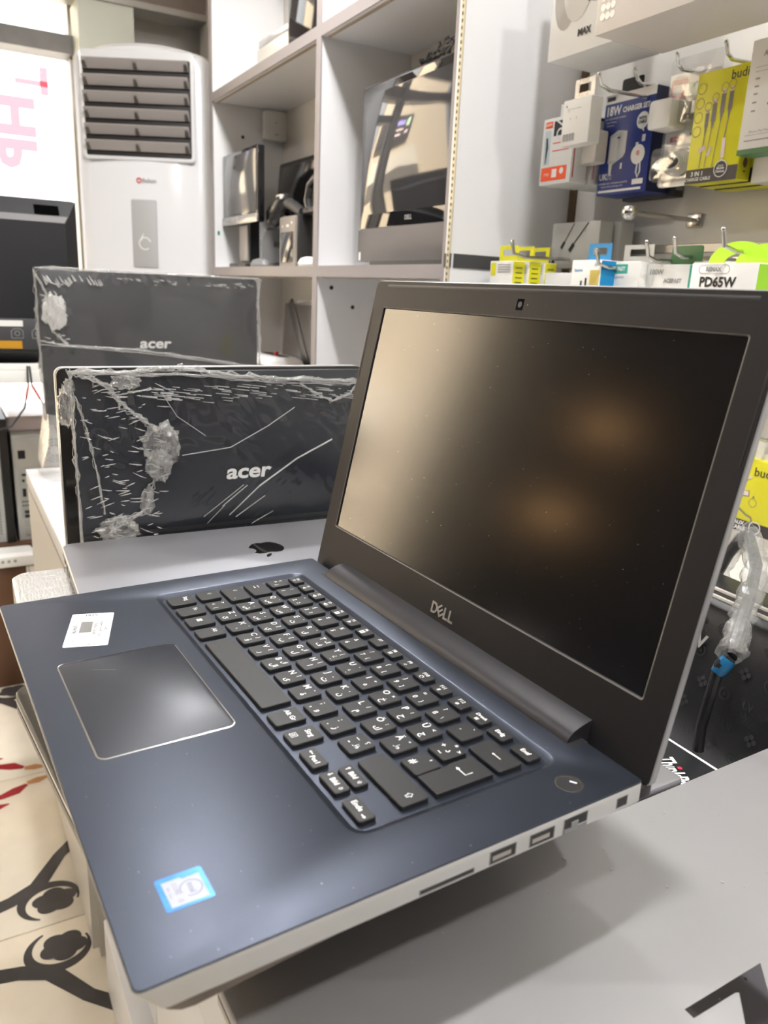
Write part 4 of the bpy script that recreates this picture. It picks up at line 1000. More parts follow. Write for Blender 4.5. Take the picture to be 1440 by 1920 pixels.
# small white adapter box + clear sleeve below
o = carton('adapter_box', 'small plain white adapter box with barcode', 'box', -.521, .885, 1.418, .062, .024, .066, PAPER)
pr(o, GREYINK, lambda f: ([f.rect(.004+.0022*k, .004+.0022*k+(.0014 if k % 3 else .0008), .006, .017) for k in range(13)], f.text('USB-C Power Adapter', .026, .052, .0035), f.text('20W', .014, .049, .003), f.rect(.018, .019, .036, .040), f.rect(.032, .033, .036, .040)))
pr(o, INK, lambda f: f.disc(.008, .057, .0014))
tab(o, .062, .066, .024, film('clear_tab', white=.2, gloss=.1), .044, .03)
b = thing('adapter_box', 'second small white box hanging lower behind the plain adapter box', 'box', (-.545, .945, 1.400))
MB().panel(0, .042, 0, .025, 0, .05, .004, .002).build('carton', CREAM, b)
# blue charger box
o = carton('charger_box', 'blue and white charger set box hanging on the slatwall', 'box', -.523, .975, 1.352, .108, .05, .152, BLUE, side=mat('navy_side', (.008, .014, .06), .4))
WB = WHITE
pr(o, WB, lambda f: (f.rect(0, .108, .139, .152), f.text('18W', .02, .127, .019, .0006, sx=.85), f.text('CHARGER SET', .069, .126, .0105, .0004, sx=.85), f.text('PD + QC3.0 FAST CHARGE', .026, .116, .0038), f.text('Power Delivery', .018, .111, .0036), f.text('iOS/Android', .016, .106, .0032), f.disc(.008, .096, .004),
   f.disc(.086, .105, .0125), f.poly([(.083, .095), (.091, .088), (.09, .1)]), f.text('UK', .012, .028, .013, .0005), f.text('3-pin', .026, .030, .006), f.text('PLUG', .026, .025, .005), f.text('CERTIFIED FAST CHARGING ADAPTER', .035, .0175, .0038), f.text('Safety protection technology inside', .034, .013, .0034),
   f.rect(.004, .098, .004, .0075), f.rect(.078, .101, .012, .02), f.poly([(.022, .048), (.024, .030), (.029, .030), (.03, .048)]), f.rect(.048, .052, .038, .047)))
pr(o, mat('grey_white_print', (.6, .6, .62), .4), lambda f: (f.poly([(.019, .049), (.019, .09), (.036, .097), (.056, .094), (.056, .062), (.052, .056), (.03, .046)]), f.rect(.077, .083, .066, .074), f.rect(.089, .096, .074, .084), f.stroke([(.086, .05), (.084, .03), (.088, .022), (.092, .03), (.09, .05)], .003)), .0006)
pr(o, PAPER, lambda f: (f.poly([(.022, .052), (.022, .086), (.038, .09), (.038, .052)]), f.disc(.084, .056, .0145)), .0008)
pr(o, INK, lambda f: (f.text('WITH', .086, .108, .006, .0003), f.text('CABLE', .086, .1025, .006, .0003), f.rect(.004, .022, .143, .149)), .001)
pr(o, RED, lambda f: (f.ring(.084, .058, .003, .001), f.rect(.083, .085, .056, .06)), .001)
pr(o, BLACK, lambda f: (f.rect(.036, .042, .0845, .087),), .001)
MB().panel(.012, .058, .02, .0212, .152, .178, .004, .0003).build('hang_tab', BLACK, o)
o = carton('charger_box', 'black-sided box behind the blue charger box, pale label low on its side', 'box', -.515, .992+.036, 1.348, .112, .02, .148, BLACK)
MB().box(.1118, .1124, .002, .018, .01, .045).build('side_panel', GREY, o)
# blister pack
o = thing('blister_pack', 'clear blister pack with white wall charger above a coiled white cable', 'packaging', (-.396, .985, 1.355))
cd_ = MB().panel(0, .088, .0, .0012, 0, .155, .006, .0003).build('backing_card', mat('pale_card', (.70, .70, .69), .3), o)
pr(o, mat('soft_red_print', (.5, .06, .1), .4), lambda f: (f.rect(.0, .028, .118, .150), f.rect(.01, .034, .064, .071)), .0006)
pr(o, WHITE, lambda f: (f.rect(.003, .022, .130, .143), f.text('FAST', .014, .123, .006), f.text('20W', .02, .0675, .005)), .0009)
pr(o, mat('soft_teal_print', (.12, .36, .28), .4), lambda f: (f.rect(.032, .054, .122, .142), f.rect(.046, .074, .069, .074), f.rect(.04, .076, .01, .048)), .0006)
MB().panel(-.004, .038, -.038, -.002, .078, .118, .005, .002).build('charger_body', PAPER, o)
MB().panel(.040, .072, -.026, -.002, .082, .118, .006, .003).build('blister_bubble', CLEAR, o)
b = MB()
for x in (.048, .058): b.box(x, x+.006, -.018, -.012, .096, .112)
b.build('plug_pin', SILVER, o)
b = MB()
for k in range(6):
    r = .026 - .0022*k
    b.tube([(.034+r*math.cos(2*PI*j/24), -.006-.0022*k, .032+r*.62*math.sin(2*PI*j/24)) for j in range(25)], .0019, 8, False)
b.build('coiled_cable', WHITE, o)
MB().ball((.014, -.016, .03), .012, 8, (1.1, .8, .8)).build('cable_plug', PAPER, o)
MB().panel(-.002, .078, -.026, -.0015, .006, .054, .008, .005).build('blister_bubble', CLEAR, o)
MB().panel(-.002, .092, -.004, -.0025, .0, .178, .006, .0004).build('clear_cover', film('clear_pack', white=.05, gloss=.05, rough=.03, bscale=16, bstr=.25), o)
# yellow three-in-one cable boxes
CG = mat('cable_grey_print', (.17, .15, .15), .45); CB = mat('pink_white_print', (.75, .62, .6), .45)
for k in range(3):
    o = carton('cable_box', ('front yellow three-in-one cable box with four plugs pictured', 'yellow three-in-one cable box in the middle of its hook', 'rearmost yellow three-in-one cable box on its hook')[k], 'box', -.316+.004*k, .95+.028*k, 1.350-.0015*k, .0865, .0265, .144, YEL, 'yellow three-in-one cable boxes', side=mat('yellow_side', (.6, .55, .015), .4))
    pr(o, mat('brown_black_print', (.02, .015, .016), .45), lambda f: (f.rect(0, .0865, 0, .019), f.text('budi', .069, .133, .0165, .0001)))
    pr(o, CG, lambda f: (f.rect(.021, .027, .073, .091), f.poly([(.022, .073), (.026, .073), (.0245, .06), (.0235, .06)]), f.stroke([(.024, .06), (.0215, .02)], .0012),
        f.rect(.031, .038, .079, .102), f.poly([(.032, .079), (.037, .079), (.036, .070), (.033, .070)]), f.stroke([(.034, .07), (.0305, .02)], .001),
        f.rect(.044, .051, .088, .112), f.poly([(.045, .088), (.050, .088), (.0485, .078), (.0465, .078)]), f.stroke([(.0475, .078), (.0435, .02)], .0012),
        f.rect(.0565, .063, .09, .113), f.poly([(.0575, .09), (.062, .09), (.0605, .08), (.059, .08)]), f.stroke([(.0597, .08), (.0575, .055)], .0014),
        [f.ring(.009, z, .0068, .0007) for z in (.124, .105, .087, .069)], [f.ring(x, z, .0055, .0006) for x, z in ((.024, .099), (.0345, .109), (.0475, .120), (.0595, .122))],
        [f.poly([(x-.0015, z), (x+.0015, z), (x, z-.002)]) for x, z in ((.024, .0935), (.0345, .1035), (.0475, .1145), (.0595, .1165))]), .0005)
    pr(o, CB, lambda f: (f.rect(.022, .026, .091, .096), f.rect(.032, .037, .102, .108), f.rect(.045, .05, .112, .118), f.rect(.0575, .062, .113, .119), f.poly([(.0555, .055), (.061, .055), (.0615, .03), (.0555, .03)]), f.stroke([(.0585, .03), (.0575, .021)], .0016), f.poly([(.016, .044), (.027, .05), (.028, .044), (.019, .04)]), f.poly([(.03, .034), (.037, .036), (.039, .048), (.035, .044)])), .0006)
    pr(o, WHITE, lambda f: (f.text('3 IN 1', .02, .0125, .0082, .0002), f.text('CHARGE CABLE', .022, .0055, .0062, .0001), f.ring(.059, .016, .0105, .0011, 28)), .0008)
    pr(o, INK, lambda f: f.disc(.059, .016, .0098), .0007)
    pr(o, WHITE, lambda f: (f.text('Quick', .059, .020, .004), f.text('Mobile', .059, .0165, .0045, .0001), f.text('Devices', .059, .0125, .0045, .0001)), .001)
    pr(o, mat('brown_print', (.06, .03, .02), .5), lambda f: (f.disc(.013, .022, .0045, 14, .0065), f.rect(.011, .015, .010, .012), [f.rect(.004, .022, .138-.003*q, .1392-.003*q) for q in range(7)]), .0874, T=SIDE)
# white cable box at the right edge
o = carton('cable_box', 'tall white cable box with green base at the right edge of the slatwall', 'box', -.218, .93, 1.376, .10, .03, .135, PAPER)
pr(o, GREYINK, lambda f: (f.text('ACEFAST', .036, .117, .0085, .0003), f.rect(.01, .05, .102, .1025), f.rect(.01, .04, .097, .0975), [f.rect(.012, .018, z, z+.002) for z in (.088, .079, .07, .06, .05)], f.rect(.008, .05, .022, .0225), f.rect(.008, .06, .015, .0165), f.text('iPhone iPad Mac', .028, .026, .0045)))
pr(o, INK, lambda f: (f.stroke([(.04, .082), (.046, .074)], .004), f.stroke([(.036, .055), (.05, .066)], .006)))
MB().box(-.0003, .1003, -.0003, .0303, -.0003, .006).build('green_base', GREEN, o)
o = carton('cable_box', 'cream box hanging lower behind the tall white cable box', 'box', -.218, .966, 1.345, .1, .03, .10, CREAM)
# headphone boxes on top
o = carton('headphone_box', 'white headphone box with pictured earcup, top left of the slatwall', 'box', -.566, .88, 1.547, .142, .10, .22, PAPER, side=mat('grey_side', (.30, .29, .28), .5))
EAR = mat('pale_grey_print', (.56, .54, .5), .4); EAR2 = mat('mid_grey_print', (.36, .34, .31), .4)
pr(o, EAR2, lambda f: (f.poly([(.034+.027*math.cos(2*PI*k/20), .088+.05*math.sin(2*PI*k/20)) for k in range(20)]),))
pr(o, EAR, lambda f: (f.poly([(.060+.032*math.cos(2*PI*k/20), .092+.047*math.sin(2*PI*k/20)) for k in range(20)]), f.stroke([(.03, .12), (.05, .17), (.09, .2)], .02)), .0006)
pr(o, INK, lambda f: (f.rect(.084, .089, .066, .104), f.text('MAX', .081, .027, .013, .0007)), .0008)
pr(o, GOLD, lambda f: f.rect(.109, .123, .032, .056), .0006)
pr(o, INK, lambda f: (f.rect(.111, .121, .046, .048), f.rect(.111, .121, .038, .040)), .0008)
o = carton('headphone_box', 'wide pale box with dark picture above the blue charger box', 'box', -.372, .80, 1.528, .24, .13, .2, mat('pale_warm_card', (.62, .57, .52), .45))
pr(o, mat('dark_brown_print', (.025, .018, .017), .4), lambda f: f.poly([(.045, .2), (.05, .085), (.072, .055), (.085, .055), (.115, .085), (.13, .2)]))
pr(o, SILVER, lambda f: [f.disc(.012+.009*(k % 3), .02+.011*(k//3), .0045) for k in range(8)])
pr(o, RED, lambda f: f.rect(.176, .186, .02, .2), .0005)
o = carton('headphone_box', 'small pale box hanging in front between the two headphone boxes', 'box', -.435, .80, 1.595, .07, .05, .16, mat('pale_grey_card', (.55, .53, .53), .4))
o = carton('headphone_box', 'long cream box end hanging at the top right above the yellow boxes', 'box', -.125, .82, 1.545, .20, .11, .2, CREAM)
# --- lower row, tops just above the laptop screen
def lowhook(x, z, y, lab): hook(x, z, y, lab, .022)
lowhook(-.560, 1.250, .835, 'chrome hook holding the yellow and white cable boxes, lower row')
lowhook(-.385, 1.234, .86, 'chrome hook holding the blue and white box, lower row')
lowhook(-.312, 1.245, .885, 'chrome hook holding the teal labelled box, lower row')
lowhook(-.276, 1.250, .9, 'chrome hook holding the dark green topped box, lower row')
lowhook(-.140, 1.251, .83, 'chrome hook holding the lime green boxes, lower row')
for k in range(3):
    o = carton('cable_box', ('yellow and white cable box, first of three, lower row', 'yellow-sided cable box second of three, lower row', 'yellow-sided cable box last of three, lower row')[k], 'box', -.636+.006*k, .85+.03*k, 1.10, .064, .027, .142, PAPER, 'yellow and white cable boxes', side=YEL)
    pr(o, YEL, lambda f: f.rect(.003, .017, .118, .139)); pr(o, GREYINK, lambda f: [f.rect(.022, .058, .135-.004*q, .1365-.004*q) for q in range(4)])
    pr(o, INK, lambda f: (f.rect(.008, .012, .07, .098), f.ring(.025, .095, .006, .003, 16, 0, PI), f.rect(.04, .043, .07, .102), f.rect(.048, .051, .07, .102)))
    pr(o, INK, lambda f: [f.rect(.006, .02, .13-.008*q, .1315-.008*q) for q in range(7)], .0650, T=SIDE)
    tab(o, .064, .142, .027, YEL, .05, .026)
for k in range(2):
    o = carton('cable_box', ('grey-white cable box with two pictured black plugs', 'grey-white cable box behind the one with two black plugs')[k], 'box', -.612+.012*k, .965+.036*k, 1.236, .118, .03, .076, mat('grey_white_card', (.55, .54, .51), .45), 'grey-white cable boxes')
    pr(o, INK, lambda f: (f.stroke([(.055, .074), (.03, .038)], .0022), f.stroke([(.034, .044), (.026, .033)], .006), f.stroke([(.09, .074), (.052, .034)], .0026), f.stroke([(.058, .04), (.048, .028)], .008), f.rect(.004, .012, .003, .016)))
o = carton('cable_box', 'white card box between the yellow boxes and the blue one', 'box', -.545, .90, 1.09, .085, .08, .135, mat('cool_white_card', (.68, .68, .72), .45))
o = carton('cable_box', 'blue and white cable box with pictured plugs, lower row', 'box', -.452, .875, 1.10, .064, .05, .143, PAPER, side=CYAN)
pr(o, INK, lambda f: (f.rect(.022, .026, .07, .112), f.rect(.032, .036, .07, .116), f.disc(.052, .09, .009, 16, .012)))
pr(o, GOLD, lambda f: (f.rect(.042, .062, .106, .128),)); pr(o, CYAN, lambda f: (f.text('baseus', .016, .128, .007, .0001), f.text('3A', .054, .136, .007)))
tab(o, .064, .143, .05, CYAN, .05, .026)
o = carton('charger_box', 'white box with teal label next to the blue and white box, lower row', 'box', -.408, .905, 1.09, .07, .06, .152, PAPER)
pr(o, TEAL, lambda f: f.rect(.004, .046, .135, .148)); pr(o, WHITE, lambda f: f.text('ACEFAST', .025, .141, .008, .0003), .0007); pr(o, GREYINK, lambda f: (f.text('FAST CHARGE', .024, .129, .005), f.rect(.02, .022, .09, .11), f.rect(.04, .042, .09, .11)))
tab(o, .07, .152, .06, PAPER, .06, .026)
o = carton('charger_box', 'white 100W cable box with dark green tab, lower row', 'box', -.345, .92, 1.09, .085, .05, .148, PAPER, side=TEAL)
pr(o, GREYINK, lambda f: (f.text('100W', .026, .137, .0105, .0003), f.text('ACEFAST', .058, .125, .008, .0003), f.rect(.01, .07, .1, .101)))
MB().panel(.032, .088, .02, .0212, .148, .175, .004, .0003).build('hang_tab', GREEN, o)
o = carton('charger_box', 'cream box between the 100W box and the PD65W box', 'box', -.262, .93, 1.09, .062, .06, .152, CREAM)
for k in range(3):
    o = carton('charger_box', ('white PD65W charger box with lime green side', 'lime green charger box second behind the PD65W box', 'lime green charger box third behind the PD65W box')[k], 'box', -.196+.005*k, .85+.045*k, 1.085, .098, .043, .150, PAPER, 'PD65W charger boxes', side=LIME)
    pr(o, INK, lambda f: (f.text('PD65W', .042, .1265, .0165, .0006),)); pr(o, GREYINK, lambda f: (f.text('REMAX', .034, .1425, .007, .0004), f.text('GaN charger', .04, .108, .006)))
    f = Flat(.0005); P = rr(.012, .058, .1375, .1478, .005, 4, 0); f.stroke([(p[0], p[1]) for p in P] + [(P[0][0], P[0][1])], .0008); f.build('printed_frame', GREYINK, o, T=FRONT)
    b = MB()
    for q in range(24):
        a0, a1 = PI*q/24, PI*(q+1)/24; cx_, r0, r1 = .052, .02, .044
        b.box(0, 0, 0, 0, 0, 0) if False else b.add([(cx_+r*math.cos(a), yy, .150+r*.62*math.sin(a)) for a in (a0, a1) for r in (r0, r1) for yy in (.02, .0212)], [(0, 2, 6, 4), (1, 5, 7, 3), (2, 3, 7, 6), (0, 4, 5, 1)])
    b.build('hang_tab', mat('lime_plastic', (.45, .78, .03), .35), o)
# aux cable box, lower right
hook(-.085, 1.02, .88, 'chrome hook holding the yellow aux cable box, right of the laptop screen')
o = carton('cable_box', 'yellow audio cable box hanging right beside the laptop screen', 'box', -.122, .90, .893, .088, .03, .098, YEL)
pr(o, mat('brown_black_print2', (.02, .015, .016), .45), lambda f: (f.rect(0, .088, 0, .016), f.text('budi', .046, .083, .0165, .0001)))
pr(o, WHITE, lambda f: (f.text('AUX', .022, .0115, .0075, .0002), f.text('CABLE', .022, .0045, .0075, .0002), f.ring(.046, .010, .008, .0012)), .0008)
pr(o, CG, lambda f: (f.stroke([(.006, .063), (.022, .072)], .006), f.stroke([(.004, .048), (.016, .052)], .004), f.stroke([(.012, .051), (.03, .053)], .008), f.stroke([(-.0, .04), (.03, .024), (.038, .022), (.04, .016)], .0022), f.ring(.037, .042, .0055, .0007), f.poly([(.035, .0485), (.039, .0485), (.037, .052)])), .0006)
pr(o, CB, lambda f: (f.stroke([(.022, .072), (.03, .0755)], .003), f.stroke([(.018, .0525), (.029, .053)], .006)), .0008)
b = MB()
for a in ((.02, .03, .098, .124), (.058, .068, .098, .124), (.03, .058, .098, .106), (.03, .058, .115, .124)): b.box(a[0], a[1], .014, .0152, a[2], a[3])
b.build('hang_tab', PAPER, o)

# ================================================================== RIGHT REAR: BAG, CABLE, PACKAGES
LEA = mat('black_embossed_leather', (.013, .013, .014), .42, vary=.2, vscale=60, bump=.15, bscale=900)
o = thing('laptop_bag', 'black embossed leather laptop bag with pale zip standing behind the black laptop', 'bag', (-.02, .532, CT), Rd(-4))
BL = []
for z, y0, y1, i in ((0, 0, .10, .01), (.01, -.008, .108, 0), (.07, -.01, .11, 0), (.13, .004, .10, 0), (.158, .016, .085, .004), (.168, .026, .075, .012)):
    BL.append(rr(i, .52-i, y0, y1, .02, 4, z))
MB().loops(BL).build('bag_body', LEA, o, 50)
b = MB(); b.tube([(.012, .018, .1685), (.26, .016, .172), (.508, .018, .1685)], .0022, 8); b.tube([(.012, .028, .1705), (.26, .027, .174), (.508, .028, .1705)], .0022, 8)
b.build('zip', mat('pale_zip_tape', (.42, .4, .36), .5), o)
# embossed repeat on the front face
def bagy(z): return -.0108 + (max(0, z-.07)/.06*.014 if z < .13 else .014+(z-.13)/.028*.012)
b = MB()
for i in range(22):
    for j in range(7):
        x = .02 + .023*i + (.0115 if j % 2 else 0); z = .014 + .0225*j
        if x > .5: continue
        T = Matrix.Translation((x, bagy(z)-.0002, z)) @ Matrix.Rotation(-(.22 if z > .07 else 0), 4, 'X') @ FRONT
        f = Flat(.0004); k = (i + 2*j) % 3
        if k == 0:
            for a in range(4): f.disc(.0032*math.cos(PI/2*a), .0032*math.sin(PI/2*a), .0022, 8)
        elif k == 1: f.ring(0, 0, .0045, .0012, 14); f.disc(0, 0, .0016, 8)
        else: f.text('LV', 0, 0, .009, .0001)
        b.add(f.v, f.f, T)
tag(b.build('embossed_pattern', mat('embossed_sheen', (.045, .045, .047), .22), o), kind='stuff')  # paler than the leather: sheen of the embossing put into the colour
f = Flat(.0015); f.text('L', -.003, .002, .016, .0006); f.text('V', .003, -.002, .016, .0006)
f.build('metal_monogram', SILVER, o, T=Matrix.Translation((.165, bagy(.135)-.001, .135)) @ Matrix.Rotation(-.3, 4, 'X') @ FRONT)
BCAB = mat('black_rubber_cable', (.012, .012, .013), .4)
o = thing('power_cable', 'black power cable in a clear plastic sleeve with bright blue tip, right of the screen', 'cable', (0, 0, 0))
CP = [(.1221, .60, .9868), (.1604, .56, .9762), (.186, .52, .9635), (.2087, .48, .953), (.2231, .455, .942)]
CP2 = [(.2231, .455, .942), (.2194, .45, .935), (.217, .449, .9111), (.2143, .448, .8833), (.2151, .448, .8635)]
MB().tube(CP, [.0045, .005, .005, .005, .0045], 10).build('wrapped_cord', BCAB, o)
MB().tube(CP2, [.0045, .0045, .0042, .0042, .0042], 10).build('cord', BCAB, o)
m2 = MB(); PTS = []
for i in range(len(CP)-1):
    for k in range(8): PTS.append(Vector(CP[i]).lerp(Vector(CP[i+1]), k/8))
m2.tube(PTS + [Vector(CP[-1])], [.0092+.0012*math.sin(k*1.3) for k in range(len(PTS)+1)], 14, False)
for p in m2.v: p += Vector((noisev(p, 140), noisev(p, 140, 3), noisev(p, 140, 7)))*.003
SLV = film('cable_sleeve', white=.10, gloss=.10, rough=.08, bscale=130, bstr=1)
m2.build('plastic_sleeve', SLV, o, 40)
c0, c1 = Vector((.2225, .4545, .9405)), Vector((.2185, .4495, .9285))
MB().tube([c0, c0.lerp(c1, .2), c0.lerp(c1, .8), c1], [.005, .0058, .0058, .005], 10).build('blue_tip', mat('bright_blue_plastic', (.008, .11, .25), .2), o)
LP = [(.1221, .60, .9868), (.1145, .602, .9835), (.1017, .604, .9615), (.0939, .604, .9404), (.0883, .604, .9222), (.083, .605, .89)]
m = MB(); m.tube(LP, .005, 10); m.build('wrapped_cord', BCAB, o)
PTS = [Vector(LP[i]).lerp(Vector(LP[i+1]), k/6) for i in range(len(LP)-1) for k in range(6)]
m = MB(); m.tube(PTS, [.0095+.0013*math.sin(k*1.1) for k in range(len(PTS))], 12, False)
for p in m.v: p += Vector((noisev(p, 120), noisev(p, 120, 3), noisev(p, 120, 7)))*.004
m.build('plastic_sleeve', SLV, o, 40)
# white packages behind the bag
PKG = mat('grey_white_package', (.5, .49, .47), .4, vary=.08, vscale=12)
for k, (x, y, w, d, h) in enumerate(((-.06, .665, .14, .11, .12), (.09, .668, .16, .115, .16), (-.1, .83, .2, .12, .085))):
    o = thing('adapter_package', ('white bagged power adapter box behind the laptop bag, left of two', 'white bagged power adapter box behind the laptop bag, under the cable loop', 'low white package at the foot of the slatwall')[k], 'box', (x, y, CT if k < 2 else 0))
    z0 = 0
    if k == 2: o.location.z = CT; o.location.y = .83; d = .1
    MB().slab(0, w, 0, min(d, .10), 0, h, .006, .003).build('carton', PKG, o)
    f = Flat(.0004); f.rect(.03, .06, h*.35, h*.35+.012); f.rect(.09, .12, h*.2, h*.2+.012); f.build('dark_label', DKGREY, o, T=FRONT)
MB().slab(-.35, 1.4-0, .0, .26, .745, .775, .002, .001).build('back_ledge', W_, thing('back_ledge', 'white ledge at the foot of the slatwall behind the counter', 'shelf', (0, .7805, 0)))

# ================================================================== LEFT BACKGROUND
# air conditioner
ac = thing('air_conditioner', 'tall white floor-standing air conditioner with horizontal louvres in the corner', 'air conditioner', (-2.425, .66, 0), math.atan2(.868, .496))
ACW = mat('glossy_white_plastic', (.80, .80, .82), .14, spec=.55, coat=.4)
hw, TOP = .236, 1.905
def acloop(z, ins=0, front=0):
    P = []
    for k in range(13):
        t = -1 + 2*k/12; P.append((t*(hw-ins-.02), -.012*(1-t*t)*1.6 + front, z))
    P += [(hw-ins-.004, .012+front, z), (hw-ins, .035+front, z), (hw-ins, .27-ins, z), (hw-ins-.02, .30-ins, z), (-hw+ins+.02, .30-ins, z), (-hw+ins, .27-ins, z), (-hw+ins, .035+front, z), (-hw+ins+.004, .012+front, z)]
    return P
m = MB(); m.loops([acloop(0), acloop(TOP-.04), acloop(TOP-.012, .004, .006), acloop(TOP, .016, .02)])
# arch the top
for p in m.v:
    if p.z > TOP-.2: p.z += .036*(1-(p.x/hw)**2)
body = m.build('body', ACW, ac, 30)
LX0, LX1, LZ0, LZ1 = -.188, .172, 1.588, 1.888
MB().panel(LX0-.012, LX1+.012, -.0225, -.014, LZ0-.012, LZ1+.026, .014, .003, 4).build('grille_frame', ACW, ac)
MB().panel(LX0, LX1, -.0232, -.022, LZ0, LZ1, .006, .0003, 3).build('outlet_recess', mat('dark_outlet', (.02, .016, .014), .6), ac)
LV = mat('grey_beige_louvre', (.40, .37, .355), .45)
CLIP = mat('dark_clip', (.12, .11, .10), .3)
for k in range(6):
    z = LZ0 + .002 + .0498*k
    lv = MB().loops([[(x, -.030, z+.014), (x, -.0235, z+.014), (x, -.040, z+.0425), (x, -.0505, z+.0435), (x, -.0505, z+.0415)] for x in (LX0+.004, LX1-.004)]).build('louvre', LV, ac)
    for x in (LX0+.012, (LX0+LX1)/2, LX1-.012):
        MB().loops([[(x-.007, -.031, z+.014), (x+.007, -.031, z+.014), (x+.005, -.047, z+.03), (x-.005, -.047, z+.03)], [(x-.004, -.028, z+.036), (x+.006, -.028, z+.036), (x+.004, -.042, z+.040), (x-.004, -.042, z+.040)]]).build('louvre_clip', CLIP, lv)
MB().panel(-.044, .044, -.0225, -.019, 1.226, 1.452, .006, .001, 3).build('grey_panel', mat('light_grey_panel', (.46, .46, .455), .35), ac)
f = Flat(.0232); f.ring(.0, 1.307, .02, .004, 24, .3, 5.4); f.stroke([(-.014, 1.318), (-.004, 1.34)], [.008, .002]); f.build('drop_mark', WHITE, ac, T=FRONT)
f = Flat(.0215); f.text('Balkan', .022, 1.5135, .019, .0002); f.build('logo_letters', GREYINK, ac, T=FRONT)
f = Flat(.0215); f.ring(-.0135, 1.5135, .0075, .0035, 20); f.rect(-.0145, -.0125, 1.51, 1.519); f.build('red_emblem', RED, ac, T=FRONT)
b = MB().tube([(-2.58, .99, 2.25), (-2.585, .99, 2.1), (-2.60, .985, 1.93)], .006, 8); tag(b.build('pipe', GREY), 'thin dark hose running down the wall above the air conditioner', 'hose')

# bench in the window with a large monitor seen from behind
o = thing('window_table', 'narrow white table in front of the window carrying the black monitor back', 'table', (-1.97, -.2, 0))
MB().slab(-.22, .22, -.9, .53, .905, .937, .003, .002).build('table_top', PAPER, o)
for x in (-.2, .2):
    for y in (-.86, .49): MB().box(x-.015, x+.015, y-.015, y+.015, 0, .905).build('leg', GREY, o)
o = thing('large_monitor', 'big black screen seen from behind with slotted grey upper edge, far left', 'monitor', (-1.80, .333, .937), PI/2)
m = MB()
m.loops([[(-.75, 0, .02), (0, 0, .02), (0, 0, .436), (-.75, 0, .436)], [(-.73, -.045, .05), (-.035, -.045, .05), (-.035, -.045, .378), (-.73, -.045, .378)]], None, False, True)
hs = m.build('rear_housing', mat('matt_black_housing', (.016, .017, .02), .35), o, 20)
MB().loops([[(-.735, -.0012, .431), (-.004, -.0012, .431), (-.036, -.0455, .379), (-.73, -.0455, .379)], [(-.735, -.0002, .431), (-.004, -.0002, .431), (-.036, -.0445, .379), (-.73, -.0445, .379)]]).build('upper_slope', mat('slate_slope', (.17, .165, .17), .38), o)
MB().panel(-.75, 0, 0, .02, 0.0, .438, .01, .003).build('bezel_frame', BLACK, o)
b = MB(); b.loops([[(-.105, -.0105, .421), (-.045, -.0105, .421), (-.045, -.03, .398), (-.105, -.03, .398)], [(-.105, -.012, .4225), (-.045, -.012, .4225), (-.045, -.032, .3985), (-.105, -.032, .3985)]])
b.build('carry_slot', mat('slot_void', (.002, .002, .002), 1, spec=0), o)
cp = MB().panel(-.5, -.04, -.047, -.044, .055, .135, .003, .001).build('connector_panel', DKGREY, o)
f = Flat(.0475); f.rect(-.22, -.155, .115, .13); f.build('white_label', PAPER, o, T=FRONT)
f = Flat(.0475); f.rect(-.26, -.16, .058, .078); f.build('orange_label', mat('amber_label', (.5, .25, .01), .5), o, T=FRONT)
f = Flat(.0476); [(f.stroke([(x-.014, .085), (x-.014, .103), (x-.007, .109), (x+.007, .109), (x+.014, .103), (x+.014, .085), (x-.014, .085)], .0015), f.ring(x, .097, .006, .0015, 12)) for x in (-.17, -.12)]
f.build('socket_print', GREYINK, o, T=FRONT)
MB().box(-.5, -.25, -.02, .1, -.0, .02).build('foot', BLACK, o)
o = thing('power_plug_strip', 'white plug strip with dark leads on the table under the black monitor', 'power strip', (-1.765, .06, .937), PI/2)
MB().slab(-.25, .15, -.008, .012, 0, .018, .004, .002).build('strip_body', PAPER, o)
tag(MB().tube([(-1.745, .18, .95), (-1.738, .178, .90), (-1.74, .165, .84), (-1.75, .13, .79), (-1.76, .06, .77), (-1.77, -.05, .79)], .0025, 8).build('lead', DKGREY), 'thin dark lead looping left from the monitor table', 'cable')
tag(MB().tube([(-1.742, .185, .95), (-1.735, .187, .90), (-1.735, .225, .82), (-1.735, .25, .75), (-1.735, .255, .6)], .0025, 8).build('lead', DKGREY), 'thin dark lead hanging straight down from the monitor table', 'cable')
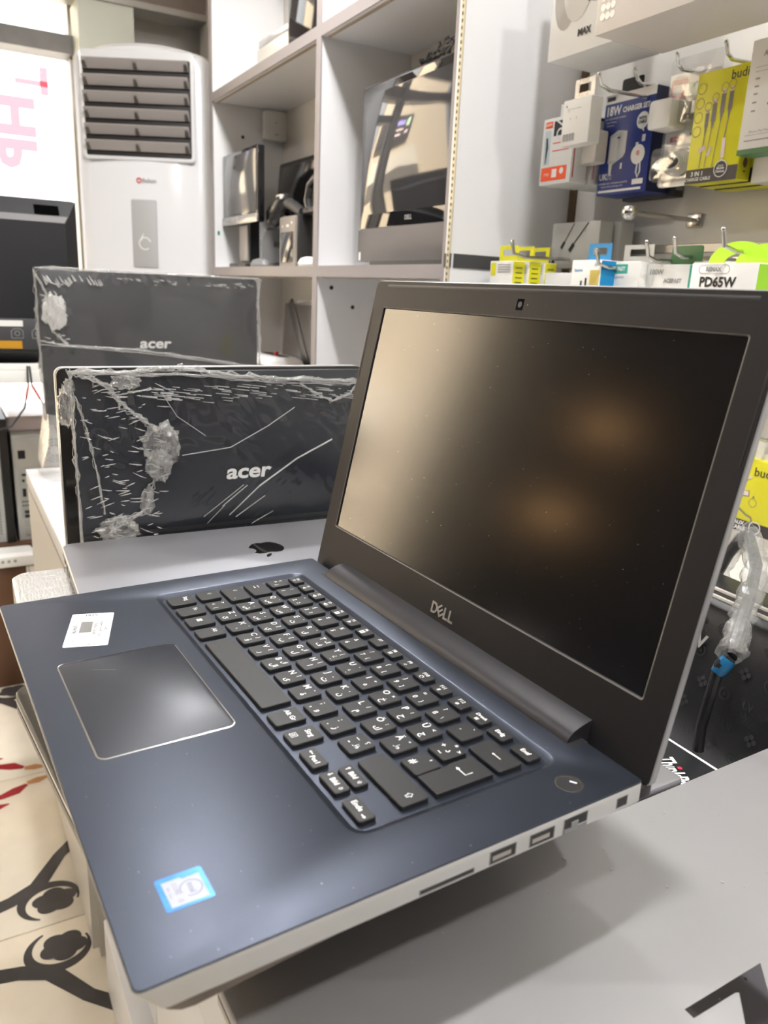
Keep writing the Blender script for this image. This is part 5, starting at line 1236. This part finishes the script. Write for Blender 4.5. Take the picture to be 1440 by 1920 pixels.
# bench with two tower computers
o = thing('low_bench', 'low brown bench under the window carrying the tower computers', 'bench', (-2.15, .05, 0))
BRW = mat('brown_wood', (.10, .045, .02), .5, vary=.3, vscale=8)
MB().slab(-.25, .25, -.6, .4, .375, .41, .003, .002).build('bench_top', BRW, o)
for x in (-.2, .2):
    for y in (-.55, .35): MB().box(x-.02, x+.02, y-.02, y+.02, 0, .375).build('leg', BRW, o)
TW = mat('pc_rear_steel', (.55, .55, .53), .4, .2)
def tower(y, label, yw, h):
    o = thing('tower_computer', label, 'computer', (-1.93, y, .41), PI/2)
    MB().slab(0, yw, .002, .40, 0, h, .003, .002).build('case', TW, o)
    ps_ = MB().panel(.006, yw-.006, -.001, .003, h-.095, h-.006, .002, .0005).build('power_supply', TW, o)
    f = Flat(.0012); f.disc(yw*.62, h-.05, .040, 28); f.build('fan_opening', INK, ps_, T=FRONT)
    f = Flat(.0016)
    for r in (.0385, .030, .022): f.ring(yw*.62, h-.05, r, .0022, 28)
    f.disc(yw*.62, h-.05, .013, 20)
    for a in range(8): f.stroke([(yw*.62+.012*math.cos(a*PI/4), h-.05+.012*math.sin(a*PI/4)), (yw*.62+.039*math.cos(a*PI/4), h-.05+.039*math.sin(a*PI/4))], .003)
    f.build('fan_guard', mat('bright_steel', (.7, .7, .68), .3, .5), ps_, T=FRONT)
    f = Flat(.0016); f.rect(.014, .034, h-.07, h-.045); f.build('power_socket', INK, ps_, T=FRONT)
    io = MB().panel(.012, .058, -.001, .003, h-.25, h-.105, .001, .0003).build('port_plate', mat('pale_port_plate', (.45, .47, .44), .45), o)
    f = Flat(.0014); f.rect(.02, .032, h-.122, h-.115); f.rect(.038, .05, h-.122, h-.115); f.rect(.02, .027, h-.14, h-.132); f.rect(.036, .043, h-.14, h-.132)
    for x in (.024, .045): f.rect(x-.005, x+.005, h-.185, h-.16)
    for k in range(6): f.disc(.018+.0065*k, h-.2, .0026, 8)
    for k in range(6): f.disc(.018+.0065*k, h-.212, .0026, 8)
    f.build('port', INK, io, T=FRONT)
    for k in range(6):
        s_ = MB().panel(.02, yw-.02, -.0012, .002, .02+.013*k, .03+.013*k, .001, .0002).build('slot_cover', INK if k in (4, 5) else TW, o)
    return o
tower(.137, 'white tower computer seen from its fan side, on the bench beyond the counter end', .185, .322)
o = tower(-.085, 'second tower computer with black side panel at the left picture edge', .19, .35)
MB().box(.1905, .212, -.006, .40, 0, .372).build('side_panel', BLACK, o)
b = MB()
for k in range(16):
    for j in range(6): b.cyl((.14+.007*j, -.0016, .03+.009*k), (.14+.007*j, .0005, .03+.009*k), .0018, 6)
tag(b.build('vent_hole', INK, o), kind='stuff')
o = thing('flat_white_device', 'flat pinkish-white device lying on top of the white tower computer', 'device', (-1.99, .132, .7325), PI/2)
MB().slab(0, .20, 0, .28, 0, .045, .012, .006).build('casing', mat('pinkish_white', (.72, .62, .62), .2), o)
o = thing('router', 'white network router on a low stool under the bench edge', 'router', (-1.87, -.02, .372), PI/2)
MB().slab(0, .185, -.03, -.0, .0, .045, .006, .003).build('casing', PAPER, o) if False else MB().loops([rr(0, .185, -.07, .0, .012, 4, .004), rr(0, .187, -.072, .0, .014, 4, .012), rr(.0, .187, -.072, .0, .014, 4, .034), rr(.006, .18, -.062, .0, .012, 4, .043)]).build('casing', PAPER, o)
f = Flat(.0725); [f.rect(.08+.016*k, .088+.016*k, .018, .026) for k in range(4)]; f.build('port', GREYINK, o, T=FRONT)
MB().slab(.02, .16, -.06, -.01, -.372, .004, .004, .002).build('stool', BRW, o)
